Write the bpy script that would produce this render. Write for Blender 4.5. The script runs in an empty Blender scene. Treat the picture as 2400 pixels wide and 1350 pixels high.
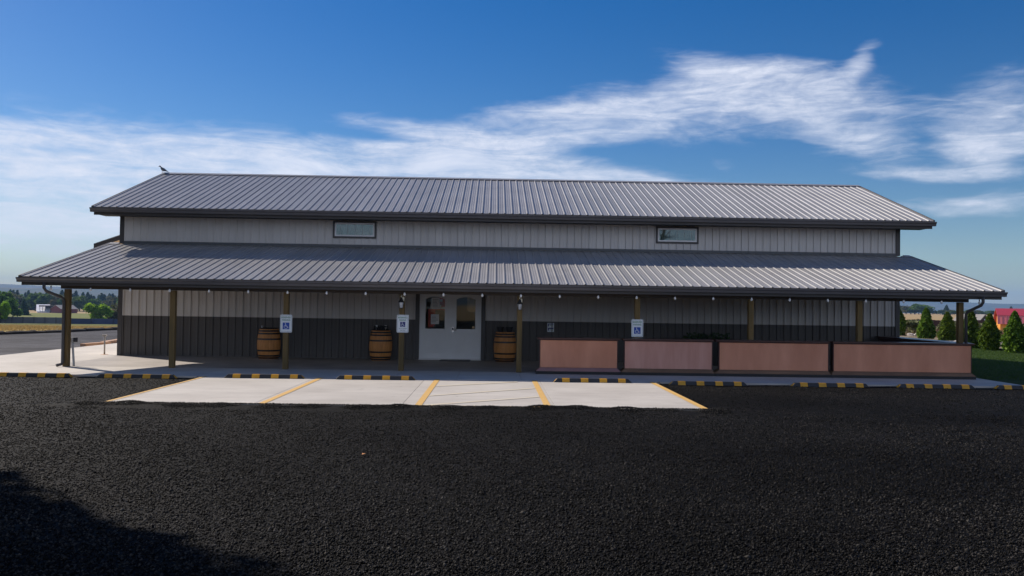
import bpy, math, random
import numpy as np
from mathutils import Vector, Matrix

random.seed(7)
C = bpy.context.scene.collection
D = bpy.data
SC = bpy.context.scene
rad = math.radians

# ------------------------------------------------------------------ camera
cam_d = D.cameras.new('camera')
cam_d.sensor_width = 36.0
cam_d.lens = 28.95
cam_d.clip_start = 0.1
cam_d.clip_end = 20000
cam = D.objects.new('camera', cam_d)
C.objects.link(cam)
R_ = Vector((0.99963705, -0.02244692, 0.01489671))
U_ = Vector((-0.01532057, -0.0188304, 0.9997053))
F_ = Vector((0.02215979, 0.99957068, 0.01916746))
M = Matrix((R_, U_, -F_)).transposed().to_4x4()
M.translation = Vector((-0.57, -25.7, 1.77))
cam.matrix_world = M
SC.camera = cam

# ------------------------------------------------------------------ light, sky, exposure
SUN = Vector((-1.13, 0.86, 1.0)).normalized()        # towards the sun (behind the building, to the left)
SUN_EL = math.asin(SUN.z)
SUN_AZ = math.atan2(SUN.x, SUN.y)
sl = D.lights.new('sun', 'SUN')
sl.energy = 3.4
sl.angle = rad(0.53)
sl.color = (1.0, 0.905, 0.79)
so = D.objects.new('sun', sl)
so.rotation_euler = (-SUN).to_track_quat('-Z', 'Y').to_euler()
so.location = (-40, 30, 60)
C.objects.link(so)

world = D.worlds.new('World')
SC.world = world
world.use_nodes = True
SC.view_settings.view_transform = 'Standard'
SC.view_settings.look = 'None'
SC.view_settings.exposure = 0.76
SC.view_settings.gamma = 1.0
SC.view_settings.use_curve_mapping = False
SC.render.engine = 'CYCLES'
SC.cycles.max_bounces = 7
SC.cycles.diffuse_bounces = 3
SC.cycles.glossy_bounces = 3
SC.cycles.transparent_max_bounces = 12
SC.cycles.volume_bounces = 0
SC.cycles.caustics_reflective = False
SC.cycles.caustics_refractive = False
SC.cycles.use_denoising = True
SC.cycles.sample_clamp_indirect = 6


class NT:
    """small helper that writes node trees"""
    def __init__(self, tree):
        self.t = tree
        self.n = tree.nodes
        self.l = tree.links

    def node(self, typ, **kw):
        nd = self.n.new(typ)
        for k, v in kw.items():
            setattr(nd, k, v)
        return nd

    def put(self, sock, v):
        if hasattr(v, 'is_linked') or isinstance(v, bpy.types.NodeSocket):
            self.l.new(v, sock)
        else:
            sock.default_value = v

    def math(self, op, a, b=0.0, clamp=False):
        nd = self.node('ShaderNodeMath', operation=op, use_clamp=clamp)
        self.put(nd.inputs[0], a)
        self.put(nd.inputs[1], b)
        return nd.outputs[0]

    def vmath(self, op, a, b=None):
        nd = self.node('ShaderNodeVectorMath', operation=op)
        self.put(nd.inputs[0], a)
        if b is not None:
            self.put(nd.inputs[1], b)
        return nd.outputs['Value'] if op in ('LENGTH', 'DOT_PRODUCT') else nd.outputs[0]

    def rng(self, v, a, b, c=0.0, d=1.0, smooth=False):
        nd = self.node('ShaderNodeMapRange')
        nd.clamp = True
        if smooth:
            nd.interpolation_type = 'SMOOTHSTEP'
        self.put(nd.inputs[0], v)
        for i, q in enumerate((a, b, c, d)):
            nd.inputs[1 + i].default_value = q
        return nd.outputs[0]

    def noise(self, vec, scale, detail=4, rough=0.55, dist=0.0):
        nd = self.node('ShaderNodeTexNoise')
        nd.inputs['Scale'].default_value = scale
        nd.inputs['Detail'].default_value = detail
        nd.inputs['Roughness'].default_value = rough
        nd.inputs['Distortion'].default_value = dist
        if vec is not None:
            self.l.new(vec, nd.inputs['Vector'])
        return nd.outputs['Fac']

    def mapping(self, vec, loc=(0, 0, 0), rot=(0, 0, 0), scale=(1, 1, 1), typ='POINT'):
        nd = self.node('ShaderNodeMapping', vector_type=typ)
        self.l.new(vec, nd.inputs[0])
        nd.inputs[1].default_value = loc
        nd.inputs[2].default_value = rot
        nd.inputs[3].default_value = scale
        return nd.outputs[0]

    def mix(self, fac, a, b, typ='MIX'):
        nd = self.node('ShaderNodeMix', data_type='RGBA', blend_type=typ)
        self.put(nd.inputs[0], fac)
        self.put(nd.inputs[6], a)
        self.put(nd.inputs[7], b)
        return nd.outputs[2]


def build_world():
    w = NT(world.node_tree)
    w.n.clear()
    sky = w.node('ShaderNodeTexSky', sky_type='NISHITA')
    sky.sun_disc = False
    sky.sun_elevation = SUN_EL
    sky.sun_rotation = SUN_AZ
    sky.altitude = 300
    sky.air_density = 1.0
    sky.dust_density = 0.25
    sky.ozone_density = 2.5
    hsv = w.node('ShaderNodeHueSaturation')
    hsv.inputs['Saturation'].default_value = 1.48
    hsv.inputs['Value'].default_value = 1.0
    hsv.inputs['Hue'].default_value = 0.511
    w.l.new(sky.outputs[0], hsv.inputs['Color'])
    bg = w.node('ShaderNodeBackground')
    bg.inputs['Strength'].default_value = 0.051
    w.l.new(hsv.outputs[0], bg.inputs['Color'])
    # clouds as a function of direction only: azimuth / elevation in degrees
    tc = w.node('ShaderNodeTexCoord')
    nrm = w.vmath('NORMALIZE', tc.outputs['Generated'])
    sep = w.node('ShaderNodeSeparateXYZ')
    w.l.new(nrm, sep.inputs[0])
    az = w.math('MULTIPLY', w.math('ARCTAN2', sep.outputs[0], sep.outputs[1]), 57.2958)
    el = w.math('MULTIPLY', w.math('ARCSINE', sep.outputs[2]), 57.2958)
    cmb = w.node('ShaderNodeCombineXYZ')
    w.l.new(az, cmb.inputs[0])
    w.l.new(el, cmb.inputs[1])
    p = cmb.outputs[0]
    # domain warp makes the edges feathery
    wn = w.node('ShaderNodeTexNoise')
    wn.inputs['Scale'].default_value = 0.11
    wn.inputs['Detail'].default_value = 3
    w.l.new(w.mapping(p, rot=(0, 0, rad(8)), scale=(0.6, 1.4, 1)), wn.inputs['Vector'])
    warp = w.vmath('MULTIPLY', w.vmath('SUBTRACT', wn.outputs['Color'], (0.5, 0.5, 0.5)), (4.6, 1.9, 0.0))
    pw = w.vmath('ADD', p, warp)
    blobs = [(-15.5,8.6,19.5,2.6,-2,1.25),(6.0,8.4,11.0,1.0,-4,1.0),(-27.4,5.9,9.5,3.4,0,1.10),(-26.2,2.6,10.8,1.6,0,0.60),
             (-28.8,9.3,5.0,0.7,-5,0.70),(3.0,9.3,11.0,1.2,-5,1.05),(-4.8,11.7,8.0,0.8,-6,0.90),
             (2.6,11.1,5.9,0.8,3,0.85),(6.1,13.4,9.7,1.3,9,1.00),(10.0,12.1,8.4,1.2,-5,0.85),
             (18.4,14.8,6.4,1.5,-2,0.98),(14.2,16.1,3.2,1.2,-18,0.75),(24.4,15.8,0.8,2.0,-28,0.75),
             (22.4,12.4,6.6,3.0,-25,0.66),(32.2,11.8,3.2,3.2,30,0.66),(30.7,10.1,2.6,1.2,-28,0.70),
             (28.6,8.4,6.2,0.6,-2,0.80),(31.6,6.4,5.2,0.8,0,0.40),(-18.7,4.4,16.0,1.4,0,0.40),
             (15.4,9.5,1.2,0.5,-20,0.40),(27.0,13.0,5.0,1.5,-14,.30),(33.0,10.0,4.2,2.2,22,.34),(23.5,11.0,6.0,1.3,-20,.28),(-3.0,10.3,9.0,.7,-3,.55),(17.0,13.4,7.0,1.0,4,.7),(30.5,6.6,6.5,.8,2,.5),
             # the same bank of cirrus carries on beyond the frame
             (-52,9,16,2.6,-4,1.0),(-70,14,12,2,8,.8),(52,12,12,2.4,12,.9),(70,8,16,2,0,.8),(95,13,14,2.2,-6,.9),
             (-98,8,18,2.4,4,.9),(125,9,18,2.2,0,.9),(-130,12,18,2.6,6,.9),(155,14,14,2,8,.8),(-160,9,16,2,-4,.9),
             (178,18,10,2,5,.6),(-110,22,10,2,10,.5),(100,24,12,2,-10,.5)]
    tot = None
    for (a0, e0, sa, se, rot, amp) in blobs:
        q = w.mapping(pw, loc=(a0, e0, 0), rot=(0, 0, rad(rot)), scale=(sa, se, 1), typ='TEXTURE')
        ln = w.vmath('LENGTH', q)
        g = w.rng(ln, 1.55, 0.0, 0.0, amp, smooth=True)
        tot = g if tot is None else w.math('ADD', tot, g)
    tot = w.math('MINIMUM', tot, 1.25)
    # away from the view: an added, heavier bank that brightens the shaded front, thinning upwards
    away = w.rng(w.math('ABSOLUTE', az), 34, 95, 0, 1, smooth=True)
    low = w.rng(el, 62, 14, 0, 1, smooth=True)
    flat = w.vmath('MULTIPLY', nrm, (1.5, 1.5, 4.5))
    gn = w.noise(flat, 1.5, 6, 0.58, 0.6)
    bias = w.math('SUBTRACT', w.math('MULTIPLY', away, low), 0.72)
    fill_bank = w.rng(w.math('ADD', gn, w.math('MULTIPLY', bias, 0.62)), 0.32, 0.62, 0.0, 1.3, smooth=True)
    tot = w.math('MAXIMUM', tot, fill_bank)
    n1 = w.noise(w.mapping(pw, rot=(0, 0, rad(5)), scale=(0.10, 0.42, 1)), 1.0, 7, 0.62, 0.5)
    n2 = w.noise(w.mapping(pw, rot=(0, 0, rad(-14)), scale=(0.35, 1.5, 1)), 1.0, 6, 0.6, 0.9)
    nn = w.math('ADD', w.math('MULTIPLY', n1, 0.65), w.math('MULTIPLY', n2, 0.35))
    dens = w.math('ADD', w.math('MULTIPLY', tot, 1.0), w.math('MULTIPLY', w.math('SUBTRACT', nn, 0.5), 2.2))
    dens = w.rng(dens, 0.16, 1.28, 0.0, 0.95, smooth=True)
    n3 = w.noise(w.mapping(pw, rot=(0, 0, rad(-16)), scale=(0.13, 1.15, 1)), 1.0, 8, 0.62, 1.0)
    thin = w.rng(n3, 0.32, 0.62, 0.50, 1.0)
    n5 = w.noise(w.mapping(pw, rot=(0, 0, rad(-30)), scale=(0.5, 1.1, 1)), 1.0, 9, 0.7, 0.4)
    thin = w.math('MULTIPLY', thin, w.rng(n5, 0.34, 0.60, 0.68, 1.0))
    core = w.math('ADD', tot, w.math('MULTIPLY', w.math('SUBTRACT', n1, 0.5), 2.2))
    thin = w.math('MAXIMUM', thin, w.rng(core, 0.75, 1.65, 0.0, 0.95, smooth=True))
    dens = w.math('MULTIPLY', dens, thin)
    dens = w.math('MULTIPLY', dens, w.rng(tot, 0.0, 0.3, 0.0, 1.0, smooth=True))
    dens = w.math('MULTIPLY', dens, w.rng(el, -1.5, 0.5, 0.0, 1.0))
    cb = w.node('ShaderNodeBackground')
    shade = w.mix(n1, (0.52, 0.56, 0.66, 1), (0.72, 0.74, 0.82, 1))
    w.l.new(shade, cb.inputs['Color'])
    cb.inputs['Strength'].default_value = 0.80
    ms = w.node('ShaderNodeMixShader')
    w.l.new(dens, ms.inputs[0])
    w.l.new(bg.outputs[0], ms.inputs[1])
    w.l.new(cb.outputs[0], ms.inputs[2])
    out = w.node('ShaderNodeOutputWorld')
    w.l.new(ms.outputs[0], out.inputs['Surface'])


build_world()


# ------------------------------------------------------------------ materials
def material(name, col, rough=0.6, metal=0.0, var=0.12, vscale=3.0, bump=0.0, bscale=40.0, spec=0.5,
             stretch=(1, 1, 1), rand=0.0, col2=None, coord='Object'):
    m = D.materials.new(name)
    m.use_nodes = True
    t = NT(m.node_tree)
    b = t.n['Principled BSDF']
    b.inputs['Roughness'].default_value = rough
    b.inputs['Metallic'].default_value = metal
    b.inputs['Specular IOR Level'].default_value = spec
    tc = t.node('ShaderNodeTexCoord')
    if coord == 'World':
        geo = t.node('ShaderNodeNewGeometry')
        src = geo.outputs['Position']
    else:
        src = tc.outputs[coord]
    vec = t.mapping(src, scale=stretch)
    f = t.noise(vec, vscale, 5, 0.6)
    f2 = t.rng(f, 0.3, 0.7)
    c = Vector(col)
    lo = tuple(c * (1 - var)) + (1,)
    hi = (tuple(c * (1 + var)) if col2 is None else tuple(col2)) + (1,)
    cc = t.mix(f2, lo, hi)
    if rand:
        oi = t.node('ShaderNodeObjectInfo')
        v = t.rng(oi.outputs['Random'], 0, 1, 1 - rand, 1 + rand)
        h = t.node('ShaderNodeHueSaturation')
        t.l.new(cc, h.inputs['Color'])
        t.l.new(v, h.inputs['Value'])
        cc = h.outputs[0]
    t.l.new(cc, b.inputs['Base Color'])
    if bump:
        bn = t.node('ShaderNodeBump')
        bn.inputs['Strength'].default_value = bump
        bn.inputs['Distance'].default_value = 0.02
        t.l.new(t.noise(vec, bscale, 4, 0.6), bn.inputs['Height'])
        t.l.new(bn.outputs[0], b.inputs['Normal'])
    return m


MT = {}
MT['roof'] = material('roof_metal', (0.315, 0.312, 0.318), 0.40, 0.0, 0.10, 0.9, rand=0.07, spec=0.55, bump=0.03, bscale=6, coord='World')
MT['wall'] = material('wall_metal', (0.70, 0.675, 0.65), 0.5, 0, 0.05, 0.8, rand=0.035, coord='World')
MT['wainscot'] = material('wainscot_metal', (0.090, 0.081, 0.075), 0.5, 0, 0.08, 0.8, rand=0.06, coord='World')
MT['trim'] = material('bronze_trim', (0.062, 0.057, 0.057), 0.45, 0, 0.12, 1.0, coord='World')
MT['gutter'] = material('bronze_gutter', (0.125, 0.117, 0.118), 0.38, 0, 0.12, 1.0, coord='World')
MT['flash'] = material('flashing', (0.10, 0.11, 0.12), 0.45, 0, 0.1, 1.0, coord='World')
MT['deck'] = material('roof_boards', (0.10, 0.075, 0.05), 0.8, 0, 0.2, 2.0, coord='World')
MT['post'] = material('treated_timber', (0.135, 0.096, 0.033), 0.75, 0, 0.25, 2.2, 0.15, 30, stretch=(6, 6, .7), rand=0.18, col2=(0.19, 0.12, 0.04), coord='World')
MT['beam'] = material('stained_beam', (0.060, 0.045, 0.032), 0.75, 0, 0.25, 2.5, stretch=(.5, 5, 5), coord='World')
MT['white'] = material('white_vinyl', (0.88, 0.89, 0.90), 0.4, 0, 0.03)
MT['door'] = material('door_paint', (0.87, 0.88, 0.89), 0.42, 0, 0.04, 2)
MT['paper'] = material('paper', (0.72, 0.72, 0.70), 0.8, 0, 0.03)
MT['ink'] = material('grey_ink', (0.22, 0.22, 0.23), 0.8, 0, 0.05)
MT['concrete'] = None
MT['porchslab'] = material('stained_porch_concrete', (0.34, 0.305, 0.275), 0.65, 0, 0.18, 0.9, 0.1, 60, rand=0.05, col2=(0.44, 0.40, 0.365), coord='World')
MT['yellowpaint'] = material('yellow_paint', (0.72, 0.42, 0.10), 0.7, 0, 0.10, 6, col2=(0.70, 0.45, 0.16), coord='World')
MT['rubber'] = material('black_rubber', (0.028, 0.028, 0.030), 0.55, 0, 0.2, 6)
MT['stopyellow'] = material('stop_yellow', (0.74, 0.36, 0.02), 0.5, 0, 0.12, 8)
MT['copper'] = material('copper_sheet', (0.66, 0.265, 0.145), 0.45, 0.1, 0.12, 1.5, 0.02, 5, stretch=(1.3, 1, .35), col2=(0.76, 0.34, 0.205), coord='World')
MT['copper2'] = material('copper_sheet_pink', (0.62, 0.28, 0.20), 0.42, 0.1, 0.14, 1.8, 0.02, 5, stretch=(1.8, 1, .28), col2=(0.68, 0.36, 0.28), coord='World')
MT['barwood'] = material('dark_bar_wood', (0.075, 0.030, 0.022), 0.32, 0, 0.25, 3, stretch=(.6, 4, 4), coord='World')
MT['barbase'] = material('bar_base_wood', (0.20, 0.115, 0.062), 0.5, 0, 0.3, 2.2, stretch=(.7, 3, 3), coord='World')
MT['barbase2'] = material('bar_base_copper', (0.32, 0.175, 0.155), 0.45, 0.1, 0.15, 2.2, coord='World')
MT['black'] = material('matt_black', (0.012, 0.012, 0.013), 0.6, 0, 0.1)
MT['oak'] = material('barrel_oak', (0.60, 0.24, 0.055), 0.55, 0, 0.22, 3.0, 0.1, 25, stretch=(7, 7, 1), col2=(0.70, 0.31, 0.085))
MT['oaktop'] = material('barrel_head', (0.22, 0.12, 0.06), 0.7, 0, 0.2, 3, stretch=(6, 1, 1))
MT['hoop'] = material('hoop_steel', (0.035, 0.033, 0.035), 0.4, 0.6, 0.2, 6)
MT['chrome'] = material('nickel', (0.55, 0.55, 0.55), 0.25, 1.0, 0.05)
MT['brass'] = material('pale_brass', (0.75, 0.70, 0.55), 0.3, 0.6, 0.05)
MT['frost'] = material('frosted_glass', (0.75, 0.77, 0.78), 0.3, 0, 0.03)
MT['bulb'] = material('bulb_glass', (0.90, 0.90, 0.88), 0.15, 0, 0.02, spec=0.8)
MT['signwhite'] = material('sign_white', (0.82, 0.86, 0.88), 0.35, 0, 0.02)
MT['signgreen'] = material('sign_green', (0.02, 0.22, 0.10), 0.45, 0, 0.05)
MT['signgrey'] = material('sign_border_grey', (0.20, 0.27, 0.27), 0.45, 0, 0.05)
MT['signblue'] = material('sign_blue', (0.006, 0.07, 0.42), 0.4, 0, 0.05)
MT['signnavy'] = material('sign_navy', (0.012, 0.022, 0.19), 0.4, 0, 0.05)
MT['red'] = material('red_reflection_paint', (0.78, 0.11, 0.075), 0.6, 0, 0.25, 5)  # red of the reflection painted into the left door pane
MT['tan'] = material('pale_tan', (0.82, 0.58, 0.33), 0.7, 0, 0.12, 3, stretch=(6, 1, 1))
MT['conduit'] = material('grey_conduit', (0.38, 0.40, 0.42), 0.5, 0, 0.08)
MT['box'] = material('dark_box', (0.03, 0.032, 0.04), 0.5, 0, 0.1)
MT['galv'] = material('weathered_pipe', (0.36, 0.33, 0.30), 0.5, 0.4, 0.2, 20)
MT['timber'] = material('orange_timber', (0.52, 0.27, 0.15), 0.8, 0, 0.2, 3, col2=(0.58, 0.36, 0.23), coord='World')
MT['soil'] = material('dark_soil', (0.028, 0.022, 0.018), 0.95, 0, 0.3, 5, 0.5, 20, coord='World')
MT['path'] = material('pale_path', (0.50, 0.48, 0.47), 0.9, 0, 0.1, 0.2, coord='World')
MT['fencefabric'] = material('fence_fabric', (0.105, 0.115, 0.135), 0.8, 0, 0.22, 0.35, rand=0.22, coord='World')
MT['fenceblue'] = material('fence_fabric_blue', (0.045, 0.062, 0.135), 0.8, 0, 0.15, 0.35, rand=0.08, coord='World')
MT['fencepost'] = material('fence_post_metal', (0.02, 0.02, 0.025), 0.6, 0, 0.1)
MT['maroonfence'] = material('maroon_boards', (0.060, 0.030, 0.032), 0.8, 0, 0.25, 1.5, rand=0.2, coord='World')
MT['rock'] = material('pale_rock', (0.42, 0.38, 0.35), 0.85, 0, 0.25, 4, 0.4, 12, rand=0.3)
MT['driftwood'] = material('bleached_wood', (0.72, 0.66, 0.58), 0.8, 0, 0.15, 5)
MT['whitewall'] = material('white_siding', (0.78, 0.79, 0.84), 0.7, 0, 0.04, coord='World')
MT['greyroof'] = material('grey_shingle', (0.30, 0.28, 0.26), 0.85, 0, 0.15, 0.8, coord='World')
MT['brownwall'] = material('dark_brown_wall', (0.050, 0.035, 0.028), 0.8, 0, 0.2, coord='World')
MT['redwall'] = material('barn_red_wall', (0.18, 0.055, 0.055), 0.8, 0, 0.15, coord='World')
MT['shedred'] = material('shed_red_metal', (0.42, 0.05, 0.07), 0.4, 0, 0.08, rand=0.05, coord='World')
MT['shedred_lit'] = material('shed_red_metal_lit', (0.72, 0.22, 0.24), 0.4, 0, 0.08, rand=0.05, coord='World')  # shed red lightened, sky sheen painted into the lower slope
MT['shedorange'] = material('shed_orange_siding', (0.66, 0.27, 0.03), 0.6, 0, 0.1, 2, coord='World')
MT['shedtrim'] = material('shed_dark_trim', (0.30, 0.10, 0.02), 0.6, 0, 0.1)
MT['greenroad'] = material('teal_post', (0.10, 0.22, 0.25), 0.6, 0, 0.1)
MT['pigeon'] = material('pigeon_grey', (0.055, 0.075, 0.11), 0.6, 0, 0.3, 12, col2=(0.10, 0.13, 0.18))
MT['pigeonwing'] = material('pigeon_wing', (0.10, 0.13, 0.17), 0.6, 0, 0.3, 12)
MT['bark'] = material('bark', (0.075, 0.055, 0.04), 0.9, 0, 0.3, 8, 0.4, 20)
MT['leaf_orange'] = material('dead_leaf', (0.42, 0.17, 0.05), 0.8, 0, 0.2)


def glass_material(name, tint, refl):
    m = D.materials.new(name)
    m.use_nodes = True
    t = NT(m.node_tree)
    t.n.clear()
    tr = t.node('ShaderNodeBsdfTransparent')
    tr.inputs[0].default_value = tint
    gl = t.node('ShaderNodeBsdfGlossy')
    gl.inputs['Roughness'].default_value = 0.02
    gl.inputs[0].default_value = (0.9, 0.95, 0.95, 1)
    fr = t.node('ShaderNodeFresnel')
    fr.inputs[0].default_value = refl
    mx = t.node('ShaderNodeMixShader')
    t.l.new(fr.outputs[0], mx.inputs[0])
    t.l.new(tr.outputs[0], mx.inputs[1])
    t.l.new(gl.outputs[0], mx.inputs[2])
    out = t.node('ShaderNodeOutputMaterial')
    t.l.new(mx.outputs[0], out.inputs[0])
    return m



def concrete_material():
    m = D.materials.new('broomed_concrete')
    m.use_nodes = True
    t = NT(m.node_tree)
    b = t.n['Principled BSDF']
    b.inputs['Roughness'].default_value = 0.75
    b.inputs['Specular IOR Level'].default_value = 0.3
    geo = t.node('ShaderNodeNewGeometry')
    pos = geo.outputs['Position']
    oi = t.node('ShaderNodeObjectInfo')
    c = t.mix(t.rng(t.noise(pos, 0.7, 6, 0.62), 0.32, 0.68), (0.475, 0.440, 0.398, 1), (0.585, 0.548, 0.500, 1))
    st = t.rng(t.noise(t.mapping(pos, scale=(0.5, 9, 1)), 1.0, 5, 0.65), 0.35, 0.65, 0.90, 1.04)
    blot = t.rng(t.noise(pos, 2.6, 4, 0.6), 0.62, 0.74, 1.0, 0.86)
    v = t.node('ShaderNodeTexVoronoi')
    v.inputs['Scale'].default_value = 1.25
    v.inputs['Randomness'].default_value = 1.0
    t.l.new(pos, v.inputs['Vector'])
    sp = t.rng(v.outputs['Distance'], 0.02, 0.05, 0.55, 1.0)
    val = t.math('MULTIPLY', t.math('MULTIPLY', st, blot), t.math('MULTIPLY', sp, t.rng(oi.outputs['Random'], 0, 1, 0.96, 1.04)))
    h = t.node('ShaderNodeHueSaturation')
    t.l.new(c, h.inputs['Color'])
    t.l.new(val, h.inputs['Value'])
    t.l.new(h.outputs[0], b.inputs['Base Color'])
    bn = t.node('ShaderNodeBump')
    bn.inputs['Strength'].default_value = 0.15
    bn.inputs['Distance'].default_value = 0.01
    t.l.new(t.noise(t.mapping(pos, scale=(4, 90, 4)), 1.0, 3), bn.inputs['Height'])
    t.l.new(bn.outputs[0], b.inputs['Normal'])
    return m


MT['concrete'] = concrete_material()
MT['glass'] = glass_material('door_glass', (0.86, 0.88, 0.88, 1), 1.45)
MT['winglass'] = glass_material('window_glass', (0.62, 0.74, 0.74, 1), 1.9)
MT['pane_tint'] = material('window_reflection_tint', (0.42, 0.52, 0.53), 0.7, 0, 0.05, 2)  # teal backing, the panes' sky reflection painted into its colour


def foliage(name, a, b, trans=0.25):
    m = D.materials.new(name)
    m.use_nodes = True
    t = NT(m.node_tree)
    t.n.clear()
    tc = t.node('ShaderNodeTexCoord')
    geo = t.node('ShaderNodeNewGeometry')
    oi = t.node('ShaderNodeObjectInfo')
    n = t.noise(tc.outputs['Object'], 1.7, 3, 0.6)
    rp = t.math('ADD', t.math('MULTIPLY', n, 0.6), t.math('MULTIPLY', geo.outputs['Random Per Island'], 0.4))
    col = t.mix(t.rng(rp, 0.25, 0.75), a + (1,), b + (1,))
    h = t.node('ShaderNodeHueSaturation')
    t.l.new(col, h.inputs['Color'])
    t.l.new(t.rng(oi.outputs['Random'], 0, 1, 0.75, 1.25), h.inputs['Value'])
    t.l.new(t.rng(oi.outputs['Random'], 0, 1, 0.485, 0.515), h.inputs['Hue'])
    df = t.node('ShaderNodeBsdfPrincipled')
    df.inputs['Roughness'].default_value = 0.7
    df.inputs['Specular IOR Level'].default_value = 0.2
    t.l.new(h.outputs[0], df.inputs['Base Color'])
    tl = t.node('ShaderNodeBsdfTranslucent')
    t.l.new(h.outputs[0], tl.inputs[0])
    mx = t.node('ShaderNodeMixShader')
    mx.inputs[0].default_value = trans
    t.l.new(df.outputs[0], mx.inputs[1])
    t.l.new(tl.outputs[0], mx.inputs[2])
    out = t.node('ShaderNodeOutputMaterial')
    t.l.new(mx.outputs[0], out.inputs[0])
    return m


MT['f_conifer'] = foliage('conifer_needles', (0.026, 0.056, 0.024), (0.062, 0.105, 0.040))
MT['f_broad'] = foliage('broad_leaves', (0.050, 0.105, 0.018), (0.120, 0.185, 0.034), 0.4)
MT['f_bright'] = foliage('bright_leaves', (0.11, 0.22, 0.015), (0.26, 0.38, 0.035), 0.5)
MT['f_olive'] = foliage('olive_leaves', (0.075, 0.085, 0.025), (0.150, 0.145, 0.050), 0.3)
MT['f_rust'] = foliage('rust_leaves', (0.16, 0.07, 0.03), (0.24, 0.11, 0.05), 0.3)
MT['f_arb'] = foliage('arborvitae_scales', (0.045, 0.105, 0.009), (0.19, 0.30, 0.028), 0.35)
MT['f_sage'] = foliage('sage_leaves', (0.13, 0.15, 0.07), (0.22, 0.23, 0.11), 0.3)
MT['f_dry'] = foliage('dry_stalks', (0.34, 0.23, 0.12), (0.52, 0.36, 0.20), 0.3)
MT['f_lawn'] = foliage('lawn_blades', (0.035, 0.075, 0.012), (0.065, 0.115, 0.020), 0.3)
MT['f_tuft'] = foliage('dry_grass_blades', (0.32, 0.23, 0.085), (0.48, 0.36, 0.15), 0.3)


def gravel_material(name, a, b, speck, big=0.06):
    m = D.materials.new(name)
    m.use_nodes = True
    t = NT(m.node_tree)
    bs = t.n['Principled BSDF']
    bs.inputs['Roughness'].default_value = 0.75
    bs.inputs['Specular IOR Level'].default_value = 0.06
    geo = t.node('ShaderNodeNewGeometry')
    pos = geo.outputs['Position']
    v1 = t.node('ShaderNodeTexVoronoi')
    v1.inputs['Scale'].default_value = 78
    t.l.new(pos, v1.inputs['Vector'])
    v2 = t.node('ShaderNodeTexVoronoi')
    v2.inputs['Scale'].default_value = 36
    t.l.new(pos, v2.inputs['Vector'])
    s1 = t.node('ShaderNodeSeparateColor')
    t.l.new(v1.outputs['Color'], s1.inputs[0])
    large = t.rng(t.noise(t.mapping(pos, scale=(.6, 1.2, 1)), 0.26, 6, 0.62), 0.34, 0.66, 0.5, 1.5)
    mid = t.rng(t.noise(pos, 1.6, 4, 0.65), 0.3, 0.7, 0.75, 1.25)
    col = t.mix(t.math('POWER', s1.outputs[0], 2.0), a + (1,), b + (1,))
    col = t.mix(t.math('GREATER_THAN', s1.outputs[1], speck), col, (0.045, 0.041, 0.036, 1))
    h = t.node('ShaderNodeHueSaturation')
    t.l.new(col, h.inputs['Color'])
    t.l.new(t.math('MULTIPLY', large, mid), h.inputs['Value'])
    t.l.new(h.outputs[0], bs.inputs['Base Color'])
    hh = t.math('ADD', t.math('MULTIPLY', v1.outputs['Distance'], -0.5), t.math('MULTIPLY', v2.outputs['Distance'], -0.6))
    hh = t.math('ADD', hh, t.math('MULTIPLY', t.noise(pos, 6, 3), 0.2))
    bn = t.node('ShaderNodeBump')
    bn.inputs['Strength'].default_value = 0.9
    bn.inputs['Distance'].default_value = 0.011
    t.l.new(hh, bn.inputs['Height'])
    t.l.new(bn.outputs[0], bs.inputs['Normal'])
    return m


MT['gravel'] = gravel_material('black_basalt_gravel', (0.0014, 0.0014, 0.0014), (0.0150, 0.0139, 0.0127), 0.996)
MT['yardgravel'] = gravel_material('grey_yard_gravel', (0.045, 0.045, 0.052), (0.098, 0.095, 0.105), 0.95)


def ground_material(name, cols, scale, coord='World', bump=0.3):
    m = D.materials.new(name)
    m.use_nodes = True
    t = NT(m.node_tree)
    bs = t.n['Principled BSDF']
    bs.inputs['Roughness'].default_value = 0.95
    bs.inputs['Specular IOR Level'].default_value = 0.1
    geo = t.node('ShaderNodeNewGeometry')
    pos = geo.outputs['Position']
    c = t.mix(t.rng(t.noise(pos, scale, 6, 0.62), 0.35, 0.65), cols[0] + (1,), cols[1] + (1,))
    c = t.mix(t.rng(t.noise(pos, scale * 5, 5, 0.7), 0.45, 0.72), c, cols[2] + (1,))
    c = t.mix(t.rng(t.noise(pos, scale * 60, 3, 0.7), 0.4, 0.7, 0, 0.45), c, tuple(0.5 * x for x in cols[0]) + (1,))
    t.l.new(c, bs.inputs['Base Color'])
    bn = t.node('ShaderNodeBump')
    bn.inputs['Strength'].default_value = bump
    bn.inputs['Distance'].default_value = 0.1
    t.l.new(t.noise(pos, 9, 4, 0.7), bn.inputs['Height'])
    t.l.new(bn.outputs[0], bs.inputs['Normal'])
    return m


MT['dryfield'] = ground_material('dry_field', ((0.40, 0.29, 0.15), (0.48, 0.34, 0.18), (0.30, 0.23, 0.12)), 0.035)
MT['tangrass'] = ground_material('tan_grass', ((0.42, 0.31, 0.115), (0.50, 0.37, 0.15), (0.34, 0.29, 0.10)), 0.12)
MT['greenfield'] = ground_material('green_field', ((0.12, 0.16, 0.03), (0.19, 0.20, 0.045), (0.24, 0.20, 0.06)), 0.03)
MT['verge'] = ground_material('green_verge', ((0.16, 0.17, 0.045), (0.22, 0.20, 0.06), (0.30, 0.24, 0.09)), 0.1)
MT['turf'] = ground_material('turf', ((0.030, 0.055, 0.010), (0.05, 0.08, 0.016), (0.04, 0.06, 0.012)), 0.5)
MT['hill'] = ground_material('hill_cover', ((0.05, 0.07, 0.035), (0.10, 0.10, 0.05), (0.16, 0.13, 0.08)), 0.0025, bump=0.0)
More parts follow.
